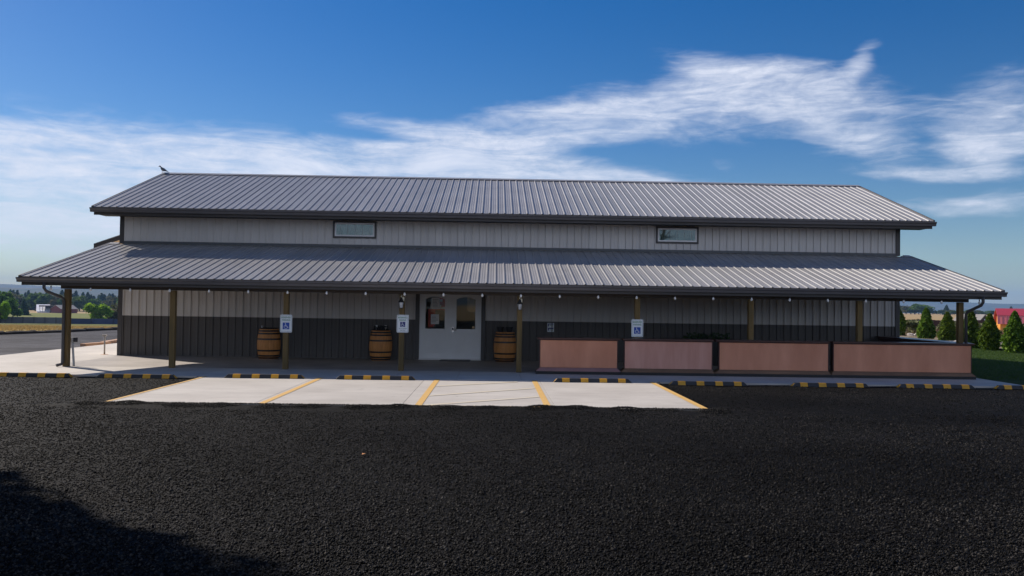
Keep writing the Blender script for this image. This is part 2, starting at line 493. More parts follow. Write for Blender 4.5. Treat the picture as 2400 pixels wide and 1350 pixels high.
MT['rubble'] = ground_material('rubble_ground', ((0.26, 0.21, 0.15), (0.34, 0.28, 0.2), (0.12, 0.10, 0.08)), 0.8)


# ------------------------------------------------------------------ geometry helpers
class MB:
    def __init__(self):
        self.v, self.f, self.mi = [], [], []
        self.mats = []
        self.cur = 0

    def use(self, m):
        if m not in self.mats:
            self.mats.append(m)
        self.cur = self.mats.index(m)
        return self

    def face(self, idx):
        self.f.append(tuple(idx))
        self.mi.append(self.cur)

    def box(self, x0, x1, y0, y1, z0, z1):
        n = len(self.v)
        self.v += [(x0, y0, z0), (x1, y0, z0), (x1, y1, z0), (x0, y1, z0), (x0, y0, z1), (x1, y0, z1), (x1, y1, z1), (x0, y1, z1)]
        for q in ((3, 2, 1, 0), (4, 5, 6, 7), (0, 1, 5, 4), (1, 2, 6, 5), (2, 3, 7, 6), (3, 0, 4, 7)):
            self.face([n + i for i in q])
        return self

    def extrude(self, poly, axis, lo, hi, caps=True):
        """poly: 2-D outline; axis 'x': poly=(y,z); 'y': poly=(x,z); 'z': poly=(x,y)"""
        n = len(self.v)
        k = len(poly)
        for h in (lo, hi):
            for (a, b) in poly:
                self.v.append({'x': (h, a, b), 'y': (a, h, b), 'z': (a, b, h)}[axis])
        for i in range(k):
            j = (i + 1) % k
            self.face([n + i, n + j, n + k + j, n + k + i])
        if caps:
            self.face([n + i for i in range(k)][::-1])
            self.face([n + k + i for i in range(k)])
        return self

    def tube(self, pts, r, n=8, caps=True):
        pts = [Vector(p) for p in pts]
        rr = r if isinstance(r, (list, tuple)) else [r] * len(pts)
        base = len(self.v)
        for i, p in enumerate(pts):
            d = (pts[min(i + 1, len(pts) - 1)] - pts[max(i - 1, 0)])
            d = d.normalized() if d.length > 1e-9 else Vector((0, 0, 1))
            ref = Vector((0, 1, 0)) if abs(d.y) < 0.9 else Vector((1, 0, 0))
            a = d.cross(ref).normalized()
            b = d.cross(a)
            for k in range(n):
                t = 2 * math.pi * k / n
                self.v.append(tuple(p + (a * math.cos(t) + b * math.sin(t)) * rr[i]))
        for i in range(len(pts) - 1):
            for k in range(n):
                k2 = (k + 1) % n
                self.face([base + i * n + k, base + i * n + k2, base + (i + 1) * n + k2, base + (i + 1) * n + k])
        if caps:
            self.face([base + k for k in range(n)][::-1])
            self.face([base + (len(pts) - 1) * n + k for k in range(n)])
        return self

    def lathe(self, prof, n=24, c=(0, 0), groove=0):
        """prof = (radius, z) pairs"""
        base = len(self.v)
        for (r, z) in prof:
            for k in range(n):
                t = 2 * math.pi * k / n
                q = r - (0.006 if groove and k % groove == 0 and r > .1 else 0)
                self.v.append((c[0] + q * math.cos(t), c[1] + q * math.sin(t), z))
        for i in range(len(prof) - 1):
            for k in range(n):
                k2 = (k + 1) % n
                self.face([base + i * n + k, base + i * n + k2, base + (i + 1) * n + k2, base + (i + 1) * n + k])
        self.face([base + k for k in range(n)][::-1])
        self.face([base + (len(prof) - 1) * n + k for k in range(n)])
        return self

    def quad(self, a, b, c, d):
        n = len(self.v)
        self.v += [a, b, c, d]
        self.face([n, n + 1, n + 2, n + 3])
        return self

    def mesh(self, name):
        me = D.meshes.new(name)
        me.from_pydata(self.v, [], self.f)
        for m in self.mats:
            me.materials.append(m)
        if len(self.mats) > 1:
            me.polygons.foreach_set('material_index', self.mi)
        me.update()
        return me

    def build(self, name, parent=None, loc=(0, 0, 0), smooth=False, bevel=0.0):
        me = self.mesh(name)
        if smooth:
            me.shade_smooth()
        return link(name, me, parent, loc, bevel)


def link(name, me, parent=None, loc=(0, 0, 0), bevel=0.0):
    o = D.objects.new(name, me)
    C.objects.link(o)
    o.location = loc
    if parent is not None:
        o.parent = parent
    if bevel:
        b = o.modifiers.new('bevel', 'BEVEL')
        b.width = bevel
        b.segments = 2
        b.limit_method = 'ANGLE'
    return o


def mb(m):
    return MB().use(MT[m])


def empty(name, loc=(0, 0, 0), rz=0.0):
    o = D.objects.new(name, None)
    o.empty_display_size = 0.2
    C.objects.link(o)
    o.location = loc
    o.rotation_euler = (0, 0, rz)
    return o


def tag(o, label=None, cat=None, group=None, kind=None):
    if label:
        o['label'] = label
    if cat:
        o['category'] = cat
    if group:
        o['group'] = group
    if kind:
        o['kind'] = kind
    return o


def copy_tree(o, parent=None):
    c = o.copy()
    C.objects.link(c)
    if parent is not None:
        c.parent = parent
    for ch in list(o.children):
        copy_tree(ch, c)
    return c


def fast_mesh(name, verts, faces, mat, k):
    """verts (n,3), faces (m,k) numpy arrays"""
    me = D.meshes.new(name)
    me.vertices.add(len(verts))
    me.vertices.foreach_set('co', np.ascontiguousarray(verts, dtype=np.float32).ravel())
    m = len(faces)
    me.loops.add(m * k)
    me.loops.foreach_set('vertex_index', np.ascontiguousarray(faces, dtype=np.int32).ravel())
    me.polygons.add(m)
    me.polygons.foreach_set('loop_start', np.arange(0, m * k, k, dtype=np.int32))
    try:
        me.polygons.foreach_set('loop_total', np.full(m, k, dtype=np.int32))
    except Exception:
        pass
    me.materials.append(mat)
    me.update(calc_edges=True)
    return me


# ------------------------------------------------------------------ terrain
CX, CY = -0.57, -25.7
LEFT_D = [0, 47, 60, 110, 190, 300, 480, 700, 1500, 4000, 7200]
LEFT_Z = [-.14, -.16, -.55, -2.2, -4.5, -6.0, -7.4, -8.0, -12, -24, -30]
RIGHT_D = [0, 46, 62, 80, 130, 170, 400, 800, 1500, 4000, 7200]
RIGHT_Z = [-.14, -.16, -.90, -.70, -.50, -.45, -1.0, -2.4, -5, -16, -24]


def ground_z(x, y):
    dx, dy = x - CX, y - CY
    d = math.hypot(dx, dy)
    dd = max(dy, d * 0.8) if dy > 0 else d
    az = math.degrees(math.atan2(dx, dy))
    w = min(max((az + 12) / 24, 0), 1)
    w = w * w * (3 - 2 * w)
    if abs(az) > 60:
        k = min((abs(az) - 60) / 40, 1)
    else:
        k = 0
    zl = float(np.interp(dd, LEFT_D, LEFT_Z))
    zr = float(np.interp(dd, RIGHT_D, RIGHT_Z))
    z = zl * (1 - w) + zr * w
    return z * (1 - k) + (-.14 - d * 0.002) * k


def polar_sheet(az0, az1, naz, ds, dz=0.0, jitter=0.0):
    vs, fs = [], []
    for d in ds:
        for i in range(naz + 1):
            a = rad(az0 + (az1 - az0) * i / naz)
            dd = d + (random.uniform(-jitter, jitter) * d)
            x, y = CX + dd * math.sin(a), CY + dd * math.cos(a)
            vs.append((x, y, ground_z(x, y) + dz))
    w = naz + 1
    for j in range(len(ds) - 1):
        for i in range(naz):
            fs.append((j * w + i, j * w + i + 1, (j + 1) * w + i + 1, (j + 1) * w + i))
    return vs, fs


def sheet(name, mat, vs, fs):
    me = D.meshes.new(name)
    me.from_pydata(vs, [], fs)
    me.materials.append(mat)
    me.shade_smooth()
    o = link(name, me)
    tag(o, kind='structure')
    return o


ds = [0.5, 10, 20, 30, 40, 47, 54, 62, 72, 85, 100, 120, 145, 170, 190, 230, 280, 350, 430, 520, 650, 800, 1100, 1500, 2200, 3200, 4500, 7200]
sheet('ground', MT['dryfield'], *polar_sheet(-180, 180, 144, ds))
sheet('tan_grass_strip', MT['tangrass'], *polar_sheet(-44, -12, 24, [46, 54, 62, 85, 110, 140, 168], 0.02))
sheet('green_verge', MT['verge'], *polar_sheet(-32.5, -14, 18, [130, 150, 170, 186], 0.06))
sheet('meadow', MT['greenfield'], *polar_sheet(-50, -10, 30, [194, 230, 280, 350, 430, 520], 0.08))


def hills(name, azs, d, prof, depth=1500.0, kind='structure'):
    vs, fs = [], []
    for i, a in enumerate(azs):
        h = prof(a)
        ar = rad(a)
        for (dd, z) in ((d - depth * .45, -26), (d - depth * .22, h * .5 - 8), (d, h), (d + depth * .3, h * .55 - 8), (d + depth * .6, -28)):
            vs.append((CX + dd * math.sin(ar), CY + dd * math.cos(ar), z))
    for i in range(len(azs) - 1):
        for j in range(4):
            fs.append((i * 5 + j, (i + 1) * 5 + j, (i + 1) * 5 + j + 1, i * 5 + j + 1))
    return sheet(name, MT['hill'], vs, fs)


def ridge(seed, base, amp, fr=0.25):
    rnd = random.Random(seed)
    ph = [(rnd.uniform(0, 6.28), fr * (1.9 ** k), amp / (1.7 ** k)) for k in range(5)]
    return lambda a: base + sum(am * math.sin(a * f_ + p_) for (p_, f_, am) in ph)


AZ = [i * 0.75 for i in range(-240, 241)]
hills('hills', AZ, 5200, lambda a: 50 + ridge(3, 8, 9, .12)(a) * (1 if a > 0 else 1.0) + (12 if a < 0 else 0))
hills('near_hills', [a for a in AZ if a < -14], 3400, lambda a: 24 + ridge(8, 3, 4, .2)(a), 900)

# gravel lot, yard, lawn --------------------------------------------------
GZ = -0.045


def grid_sheet(name, mat, x0, x1, y0, y1, nx, ny, zf):
    vs = [(x0 + (x1 - x0) * i / nx, y0 + (y1 - y0) * j / ny, 0) for j in range(ny + 1) for i in range(nx + 1)]
    vs = [(x, y, zf(x, y)) for (x, y, _) in vs]
    w = nx + 1
    fs = [(j * w + i, j * w + i + 1, (j + 1) * w + i + 1, (j + 1) * w + i) for j in range(ny) for i in range(nx)]
    return sheet(name, mat, vs, fs)


def lot_z(x, y):
    z = GZ + 0.016 * math.sin(x * 0.7 + 1.3) * math.sin(y * 0.9) + 0.008 * math.sin(x * 2.1 + y * 1.7)
    # a windrow of loose gravel against the front edge of the parking pad
    f = min(max((x + 8.6) / 1.2, 0), 1) * min(max((4.6 - x) / 1.2, 0), 1)
    z += 0.075 * f * (0.75 + 0.3 * math.sin(x * 3.1) * math.sin(x * 1.3 + 1) + 0.2 * math.sin(x * 8.3)) * math.exp(-((y + 11.68) / 0.20) ** 2)
    return z


grid_sheet('gravel_lot', MT['gravel'], -42, 42, -60, -11.56, 168, 200, lot_z)
grid_sheet('gravel_lot', MT['gravel'], -42, -7.22, -11.56, -6.5, 70, 12, lot_z)
grid_sheet('gravel_lot', MT['gravel'], 3.22, 42, -11.56, -6.5, 78, 12, lot_z)
# yard of lighter gravel left of the slab
yard = [(-15.35, -6.5), (-15.35, 24), (-21.4, 24), (-22.0, 21.8), (-22.8, 17.2), (-23.9, 13.7), (-27.5, 2.0), (-30, -6.5)]
n_ = len(yard)
sheet('gravel_yard', MT['yardgravel'], [(x, y, -.06) for x, y in yard], [tuple(range(n_))[::-1]])
bm_ = mb('soil')
for i in range(2, n_ - 1):
    (xa, ya), (xb, yb) = yard[i], yard[i + 1]
    for s in range(6):
        p, q = s / 6, (s + 1) / 6
        bm_.tube([(xa + (xb - xa) * p - .3, ya + (yb - ya) * p, -.08), (xa + (xb - xa) * q - .3, ya + (yb - ya) * q, -.08)],
                 [random.uniform(.13, .2), random.uniform(.13, .2)], 8)
tag(bm_.build('soil_bank'), kind='structure')

lawn = grid_sheet('lawn', MT['turf'], 12.3, 30, -6.5, 33, 20, 40, lambda x, y: -0.075)
rubble = grid_sheet('rubble_ground', MT['rubble'], 23.2, 30, 9.6, 34, 14, 30, lambda x, y: -0.02 + 0.10 * abs(math.sin(x * 1.9 + y)) * abs(math.sin(y * 1.3)))

# pale path in front of the far fence
pv, pf = [], []
pp = [(-112, 148), (-104, 156), (-96, 158), (-92, 161), (-86, 172), (-80, 190), (-70, 215)]
for (x, y) in pp:
    for s in (0, 7):
        pv.append((x + s * .35, y - s, ground_z(x + s * .35, y - s) + .12))
for i in range(len(pp) - 1):
    pf.append((2 * i, 2 * i + 1, 2 * i + 3, 2 * i + 2))
sheet('path', MT['path'], pv, pf)

# ------------------------------------------------------------------ concrete
GAP = 0.006


def slab_piece(parent, x0, x1, y0, y1, top, m, name='concrete_slab', th=0.12):
    g = GAP / 2
    b = mb(m)
    x0, x1, y0, y1 = x0 + g, x1 - g, y0 + g, y1 - g
    b.box(x0, x1, y0, y1, top - th, top)
    o = b.build(name, parent, bevel=0.004)
    return o


WX0, WX1 = -12.12, 12.2          # front wall extent
walk = tag(empty('walkway'), kind='structure')
YF, YP = -6.55, -4.28
xs = [-15.3, -13.6, -11.9, -10.4, -8.9, -7.35, -5.8, -4.3, -2.88, -1.40, .11, 1.62, 3.15, 4.68, 6.2, 7.7, 9.2, 10.7, 12.15]
for a, b in zip(xs[:-1], xs[1:]):
    slab_piece(walk, a, b, YF, YP, 0.0, 'concrete')
for (a, b) in ((-4.28, -2.2), (-2.2, 0.1), (0.1, 2.6), (2.6, 5.2), (5.2, 7.8), (7.8, 10.4), (10.4, 13)):
    slab_piece(walk, -15.3, -13.6, a, b, 0.0, 'concrete')
    slab_piece(walk, -13.6, -12.0, a, b, 0.0, 'concrete')
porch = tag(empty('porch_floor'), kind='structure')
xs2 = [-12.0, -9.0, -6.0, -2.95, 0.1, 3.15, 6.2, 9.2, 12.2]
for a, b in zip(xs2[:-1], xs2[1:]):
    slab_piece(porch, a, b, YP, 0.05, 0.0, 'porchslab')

pad = tag(empty('parking_pad'), kind='structure')
PX = [-7.2, -4.66, -2.13, 0.53, 3.2]
PY0, PY1 = -11.55, -6.55
for a, b in zip(PX[:-1], PX[1:]):
    slab_piece(pad, a, b, PY0, PY1, -0.006, 'concrete')


def stripe(pts, z=0.0):
    b = mb('yellowpaint')
    n = len(pts)
    b.v = [(x, y, z) for (x, y) in pts]
    b.face(range(n))
    return b.build('painted_stripe', pad)


stripe([(-7.19, PY0 + .01), (-7.12, PY0 + .01), (-7.12, PY1 - .02), (-7.19, PY1 - .02)])
stripe([(3.07, PY0 + .01), (3.19, PY0 + .01), (3.19, PY1 - .02), (3.07, PY1 - .02)])
for x in (-4.52, -1.84, 0.40):
    stripe([(x - .06, PY0 + .01), (x + .06, PY0 + .01), (x + .06, PY1 - .02), (x - .06, PY1 - .02)])
MT['fadedpaint'] = material('faded_yellow_paint', (0.64, 0.55, 0.40), 0.75, 0, 0.05, 3, col2=(0.60, 0.56, 0.48), coord='World')
for (xa, ya, xb, yb) in ((-1.77, -8.15, 0.0, -6.95), (-1.77, -9.95, 0.33, -8.32), (-1.77, -11.45, 0.33, -9.9)):
    s = stripe([(xa, ya - .09), (xb, yb - .09), (xb, yb + .09), (xa, ya + .09)])
    s.data.materials.clear()
    s.data.materials.append(MT['fadedpaint'])
stripe([(-1.77, PY0 + .02), (0.33, PY0 + .02), (0.33, PY0 + .12), (-1.77, PY0 + .12)])

# ------------------------------------------------------------------ the building
bld = tag(empty('metal_building', (0, 4.5, 0)), 'long grey metal barn-like building with a bronze trimmed clerestory and full-width front porch', 'building')
OFF = Vector((0, -4.5, 0))


def part(b, name, parent=None, bevel=0.0, smooth=False):
    """b is in world coordinates; parts of the building itself are shifted into its frame"""
    o = b.build(name, parent or bld, OFF if (parent or bld) is bld else (0, 0, 0), smooth, bevel)
    return o


STRIP = 0.2286
# roof planes: (y,z) eave -> ridge
RX0, RX1 = -12.64, 12.90          # main roof ends
EV, RG = (-0.75, 4.50), (4.5, 6.32)
LX0, LX1 = -12.44, 12.54          # porch roof ends
LEV, LTP = (-4.80, 2.28), (-0.012, 3.44)


def roof_strip_mesh(e, r, name='roof_panel', w=STRIP):
    prof = [(0, 0), (0.012, 0.023), (0.038, 0.023), (0.050, 0), (0.105, 0), (0.112, .004), (0.125, .004), (0.132, 0), (0.165, 0), (0.172, .004), (0.185, .004), (0.192, 0), (w, 0)]
    prof = [p for p in prof if p[0] < w] + [(w, 0)] if w < STRIP else prof
    d = Vector((0, r[0] - e[0], r[1] - e[1]))
    nrm = Vector((0, -d.z, d.y)).normalized()
    b = mb('roof')
    for (py, pz) in (e, r):
        for (x, h) in prof:
            b.v.append((x, py + nrm.y * h, pz + nrm.z * h))
    k = len(prof)
    for i in range(k - 1):
        b.face([i, i + 1, k + i + 1, k + i])
    # rolled lip at the eave
    n = len(b.v)
    for (x, h) in prof:
        b.v.append((x, e[0] + nrm.y * (h - .012), e[1] + nrm.z * (h - .012)))
    for i in range(k - 1):
        b.face([n + i, n + i + 1, i + 1, i])
    return b.mesh(name)


def lay_roof(parent, x0, x1, e, r):
    me = roof_strip_mesh(e, r)
    n = int((x1 - x0) / STRIP)
    for i in range(n):
        link('roof_panel', me, parent, (x0 + i * STRIP, 0, 0))
    rest = x1 - x0 - n * STRIP
    if rest > 0.03:
        link('roof_panel', roof_strip_mesh(e, r, w=rest), parent, (x0 + n * STRIP, 0, 0))


def deck(x0, x1, pts, th=0.10):
    """closed box under a roof plane; pts = [(y,z) eave, (y,z) ridge,...]"""
    b = mb('deck')
    low = [(y, z - th) for (y, z) in pts][::-1]
    b.extrude([(y, z - .010) for (y, z) in pts] + low, 'x', x0, x1)
    return b


BK = 2 * RG[0] - EV[0]
main_roof = part(deck(RX0 + .03, RX1 - .03, [EV, RG, (BK, EV[1])], .12), 'main_roof')
lay_roof(main_roof, RX0, RX1, EV, RG)
rb = mb('roof')
rb.extrude([(RG[0] + .002, RG[1] + .004), (BK, EV[1] + .004), (BK, EV[1] - .008), (RG[0] + .002, RG[1] - .008)], 'x', RX0, RX1)
rb.build('rear_slope', main_roof)
b = mb('roof')
b.extrude([(RG[0] - .17, RG[1] - .028), (RG[0] - .16, RG[1] - .018), (RG[0], RG[1] + .05), (RG[0] + .16, RG[1] - .018), (RG[0] + .17, RG[1] - .028), (RG[0], RG[1] + .038)], 'x', RX0 - .01, RX1 + .01)
b.build('ridge_cap', main_roof)


def rake(parent, x0, x1, e, r, lift=0.03, drop=0.15):
    b = mb('trim')
    b.extrude([(e[0], e[1] + lift), (r[0], r[1] + lift), (r[0], r[1] - drop), (e[0], e[1] - drop)], 'x', x0, x1)
    o = b.build('rake_trim', parent, bevel=0.006)
    c_ = mb('roof')
    c_.extrude([(e[0] - .004, e[1] + lift + .004), (r[0], r[1] + lift + .004), (r[0], r[1] + lift + .012), (e[0] - .004, e[1] + lift + .012)], 'x', x0 - .003, x1 + .06 if x1 <= 0 else x1 + .003)
    return o


rake(main_roof, RX0 - .05, RX0 - .002, EV, RG)
rake(main_roof, RX1 + .002, RX1 + .05, EV, RG)
rake(main_roof, RX0 - .05, RX0 - .002, (BK, EV[1]), RG)
rake(main_roof, RX1 + .002, RX1 + .05, (BK, EV[1]), RG)


def gutter(x0, x1, y, z, h, d):
    """K-style gutter hung in front of an eave"""
    b = mb('gutter')
    p = [(y + .02, z), (y + .02, z - h), (y - d * .62, z - h), (y - d * .70, z - h * .55), (y - d * .98, z - h * .30), (y - d, z - h * .04),
         (y - d * .90, z - h * .04), (y - d * .86, z - h * .26), (y - d * .60, z - h * .50), (y - d * .55, z - h * .93), (y + .012, z - h * .93), (y + .012, z)]
    b.extrude(p, 'x', x0, x1)
    return b


part(gutter(RX0 - .05, RX1 + .05, EV[0], EV[1] - .025, .135, .11), 'gutter')
part(gutter(LX0 - .05, LX1 + .05, LEV[0], LEV[1] - .02, .125, .11), 'gutter')
b = mb('trim')
b.box(RX0 + .02, RX1 - .02, EV[0] + .03, EV[0] + .06, EV[1] - .24, EV[1] - .05)
part(b, 'fascia_board')
b = mb('black')
b.box(RX0 + .05, RX1 - .05, EV[0] + .062, -.02, EV[1] - .215, EV[1] - .20)
part(b, 'soffit')

porch_roof = part(deck(LX0 + .03, LX1 - .03, [LEV, LTP], .11), 'porch_roof')
lay_roof(porch_roof, LX0, LX1, LEV, LTP)
rake(porch_roof, LX0 - .05, LX0 - .002, LEV, LTP)
rake(porch_roof, LX1 + .002, LX1 + .05, LEV, LTP)
b = mb('trim')
b.box(LX0 + .02, LX1 - .02, LEV[0] + .03, LEV[0] + .065, LEV[1] - .22, LEV[1] - .04)
part(b, 'fascia_board')
# top cap where the porch roof runs past the wall
for (xa, xb) in ((LX0, WX0 - .03), (WX1 + .14, LX1)):
    b = mb('roof')
    b.extrude([(LTP[0] - .12, LTP[1] - .008), (LTP[0] + .02, LTP[1] + .05), (LTP[0] + .05, LTP[1] + .05), (LTP[0] + .05, LTP[1] - .12), (LTP[0] + .03, LTP[1] - .12)], 'x', xa, xb)
    b.build('top_cap', porch_roof)

# body of the building: hollow shell
bx0, bx1 = WX0 + .04, WX1 - .04
DX0, DX1, DZ = -2.99, -0.82, 2.09            # door opening
shell = mb('wall')


def sheetbox(b, x0, x1, y0, y1, z0, z1):
    b.box(x0, x1, y0, y1, z0, z1)


for (xa, xb, za, zb) in ((bx0, DX0, 0, 4.36), (DX1, bx1, 0, 4.36), (DX0, DX1, DZ, 4.36)):
    shell.box(xa, xb, .012, .05, za, zb)
shell.box(bx0, bx1, 8.95, 9.0, 0, 4.3)
for (xa, xb) in ((bx0, bx0 + .05), (bx1 - .05, bx1)):
    shell.extrude([(.052, 0), (8.948, 0), (8.948, 4.60), (4.5, 6.14), (.052, 4.60)], 'x', xa, xb)
part(shell, 'wall_shell')
b = mb('porchslab')
b.box(bx0 + .06, bx1 - .06, .06, 8.9, -.1, .01)
part(b, 'indoor_floor')


def wall_strip_mesh(m, z0, z1, w, name, y=0.0):
    prof = [(0, .008), (0.007, .008), (0.014, -.030), (0.042, -.030), (0.050, 0), (0.13, 0), (0.137, -.004), (0.150, -.004), (0.157, 0), (STRIP, 0)]
    if w < STRIP - 1e-4:
        prof = [p for p in prof if p[0] < w] + [(w, 0)]
    b = mb(m)
    k = len(prof)
    for z in (z0, z1):
        for (x, h) in prof:
            b.v.append((x, y + h, z))
    for i in range(k - 1):
        b.face([i, i + 1, k + i + 1, k + i])
    # hem at the bottom edge gives the sheet thickness
    n = len(b.v)
    for (x, h) in prof:
        b.v.append((x, y + h + .01, z0))
    for i in range(k - 1):
        b.face([n + i, n + i + 1, i + 1, i])
    return b.mesh(name)


def lay_wall(parent, m, z0, z1, spans, name, y=0.0):
    cache = {}
    for (xa, xb) in spans:
        x = xa
        while x < xb - .012:
            w = min(STRIP, xb - x)
            key = round(w, 3)
            if key not in cache:
                cache[key] = wall_strip_mesh(m, z0, z1, w, name, y)
            link(name, cache[key], parent, (x, 0, 0))
            x += STRIP


WL, WR = WX0 + .10, WX1 - .10
# parents for the three fields of siding (each a thin backing rail)
b = mb('flash')
b.box(WL, WR, -.03, .010, 3.455, 3.535)
upper_wall = part(b, 'clerestory_wall')
lay_wall(upper_wall, 'wall', 3.537, 4.30, [(WL, WR)], 'wall_panel')
b = mb('wall')
b.box(WL, WR, -.004, .010, 3.30, 3.42)
porch_wall = part(b, 'porch_wall')
lay_wall(porch_wall, 'wall', 1.236, 3.29, [(WL, DX0), (DX1, WR)], 'wall_panel', -.006)
lay_wall(porch_wall, 'wall', 2.22, 3.29, [(DX0 + .01, DX1 - .01)], 'wall_panel', -.006)
b = mb('wainscot')
b.box(WL, DX0, -.002, .010, .0, .03)
b.box(DX1, WR, -.002, .010, .0, .03)
wains = part(b, 'wainscot')
lay_wall(wains, 'wainscot', .032, 1.232, [(WL, DX0), (DX1, WR)], 'wainscot_panel', .003)
for (xa, xb) in ((WX0 - .03, WX0 + .105), (WX1 - .105, WX1 + .03)):
    for (za, zb) in ((0.0, 3.33), (3.46, 4.31)):
        b = mb('trim')
        b.box(xa, xb, -.035, .10, za, zb)
        part(b, 'corner_trim', bevel=.006)

# clerestory windows
for (xa, xb) in ((-5.59, -4.25), (4.49, 5.83)):
    z0, z1 = 3.735, 4.265
    b = mb('trim')
    t = .055
    b.box(xa, xb, -.05, -.021, z0, z0 + t)
    b.box(xa, xb, -.05, -.021, z1 - t, z1)
    b.box(xa, xa + t, -.05, -.021, z0 + t, z1 - t)
    b.box(xb - t, xb, -.05, -.021, z0 + t, z1 - t)
    win = part(b, 'window')
    b = mb('white')
    t2 = .045
    xi, xj, zi, zj = xa + t, xb - t, z0 + t, z1 - t
    b.box(xi, xj, -.044, -.021, zi, zi + t2)
    b.box(xi, xj, -.044, -.021, zj - t2, zj)
    b.box(xi, xi + t2, -.044, -.021, zi + t2, zj - t2)
    b.box(xj - t2, xj, -.044, -.021, zi + t2, zj - t2)
    b.build('frame', win)
    b = mb('winglass')
    b.box(xi + t2, xj - t2, -.034, -.030, zi + t2, zj - t2)
    b.build('pane', win)
    b = mb('pane_tint')  # added sheet behind the pane, coloured like the sky it mirrors
    b.box(xi, xj, -.0215, -.0205, zi, zj)
    b.build('pane_tint', win)

# doors
b = mb('trim')
b.box(DX0, DX0 + .12, -.045, .06, 0, DZ + .12)
b.box(DX1 - .12, DX1, -.045, .06, 0, DZ + .12)
b.box(DX0 + .12, DX1 - .12, -.045, .06, DZ - .02, DZ + .12)
part(b, 'door_frame', bevel=.004)
b = mb('white')
b.box(DX0 + .12, DX1 - .12, -.09, .06, .0, .022)
part(b, 'threshold')


def arch_door(x0, x1, px0, px1, pz0, pz1, rise):
    y0, y1 = -.012, .035
    za, zb = .03, DZ - .03
    b = mb('door')
    b.box(x0, px0, y0, y1, za, zb)
    b.box(px1, x1, y0, y1, za, zb)
    b.box(px0, px1, y0, y1, za, pz0)
    n = 14
    for i in range(n):
        u0, u1 = i / n, (i + 1) / n
        h0 = pz1 - rise * (2 * u0 - 1) ** 2
        h1 = pz1 - rise * (2 * u1 - 1) ** 2
        xa, xb_ = px0 + (px1 - px0) * u0, px0 + (px1 - px0) * u1
        b.extrude([(xa, h0), (xb_, h1), (xb_, zb), (xa, zb)], 'y', y0, y1)
    d = part(b, 'door')
    # glazing bead + raised lower panels
    b = mb('door')
    w = .022
    b.box(px0 - w, px1 + w, y0 - .012, y0 - .0005, pz0 - w, pz0)
    b.box(px0 - w, px0, y0 - .012, y0 - .0005, pz0, pz1 - rise)
    b.box(px1, px1 + w, y0 - .012, y0 - .0005, pz0, pz1 - rise)
    for i in range(n):
        u0, u1 = i / n, (i + 1) / n
        h0 = pz1 - rise * (2 * u0 - 1) ** 2
        h1 = pz1 - rise * (2 * u1 - 1) ** 2
        xa, xb_ = px0 + (px1 - px0) * u0, px0 + (px1 - px0) * u1
        b.extrude([(xa, h0), (xb_, h1), (xb_, h1 + w), (xa, h0 + w)], 'y', y0 - .012, y0 - .0005)
    b.build('glazing_bead', d)
    for (qa, qb) in ((px0 + .0, (px0 + px1) / 2 - .04), ((px0 + px1) / 2 + .04, px1)):
        b = mb('door')
        b.box(qa, qb, y0 - .010, y0 - .0005, .22, pz0 - .16)
        b.build('raised_panel', d, bevel=.008)
    b = mb('glass')
    b.box(px0 - .005, px1 + .005, .008, .013, pz0 - .005, pz1)
    b.build('pane', d)
    return d


MIDX = -1.885
door_a = arch_door(DX0 + .125, MIDX - .004, -2.68, -2.08, .96, 1.95, .07)
door_b = arch_door(MIDX + .004, DX1 - .125, -1.72, -1.13, .96, 1.95, .07)
b = mb('door')
b.box(MIDX - .03, MIDX + .03, -.024, -.013, .03, DZ - .05)
b.build('astragal', door_b)
b = mb('chrome')
b.box(-1.86, -1.785, -.05, -.025, .85, 1.03)
b.tube([(-1.82, -.045, .93), (-1.82, -.09, .93), (-1.72, -.095, .93)], .011, 8)
hnd = b.build('handle', door_b, bevel=.004)
b = mb('box')
b.box(-1.845, -1.80, -.053, -.0505, .93, 1.0)
b.build('keypad', door_b)


def notice(x0, x1, z0, z1, rows, parent, seed):
    rnd = random.Random(seed)
    b = mb('paper')
    b.box(x0, x1, -.0135, -.0125 + .0195, z0, z1)
    b.use(MT['ink'])
    h = (z1 - z0) / (rows + 2)
    for i in range(rows):
        zz = z1 - h * (i + 1.2)
        b.box(x0 + .025, x1 - .025 - rnd.uniform(0, .07), -.0150, -.0140, zz - h * .28, zz)
    return b.build('posted_notice', parent)


notice(-2.49, -2.25, 1.57, 1.92, 6, door_a, 1)
notice(-2.51, -2.26, 1.10, 1.41, 5, door_a, 2)
b = mb('tan')
b.box(-1.23, -1.15, -.002, .007, .985, 1.05)
b.build('sticker', door_b)

# added flat pieces inside the door glass, coloured to stand in for reflections
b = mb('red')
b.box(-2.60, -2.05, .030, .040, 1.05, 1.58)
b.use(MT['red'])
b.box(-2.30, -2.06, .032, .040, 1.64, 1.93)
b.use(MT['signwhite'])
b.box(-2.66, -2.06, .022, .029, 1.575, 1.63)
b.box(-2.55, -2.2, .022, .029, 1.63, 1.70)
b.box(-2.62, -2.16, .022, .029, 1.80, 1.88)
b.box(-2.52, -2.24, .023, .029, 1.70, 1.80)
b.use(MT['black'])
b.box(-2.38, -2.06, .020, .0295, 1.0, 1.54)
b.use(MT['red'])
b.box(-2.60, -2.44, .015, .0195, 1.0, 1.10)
tag(b.build('red_reflection'), 'red and white pieces painted as a reflection in the left entrance door glass', 'red_reflection')
b = mb('tan')  # tan reflection of the right pane, painted as flat pieces
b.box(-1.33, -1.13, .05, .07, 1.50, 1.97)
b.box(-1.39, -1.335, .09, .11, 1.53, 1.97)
tag(b.build('tan_reflection'), 'pale tan pieces painted as a reflection in the right entrance door glass', 'reflection')

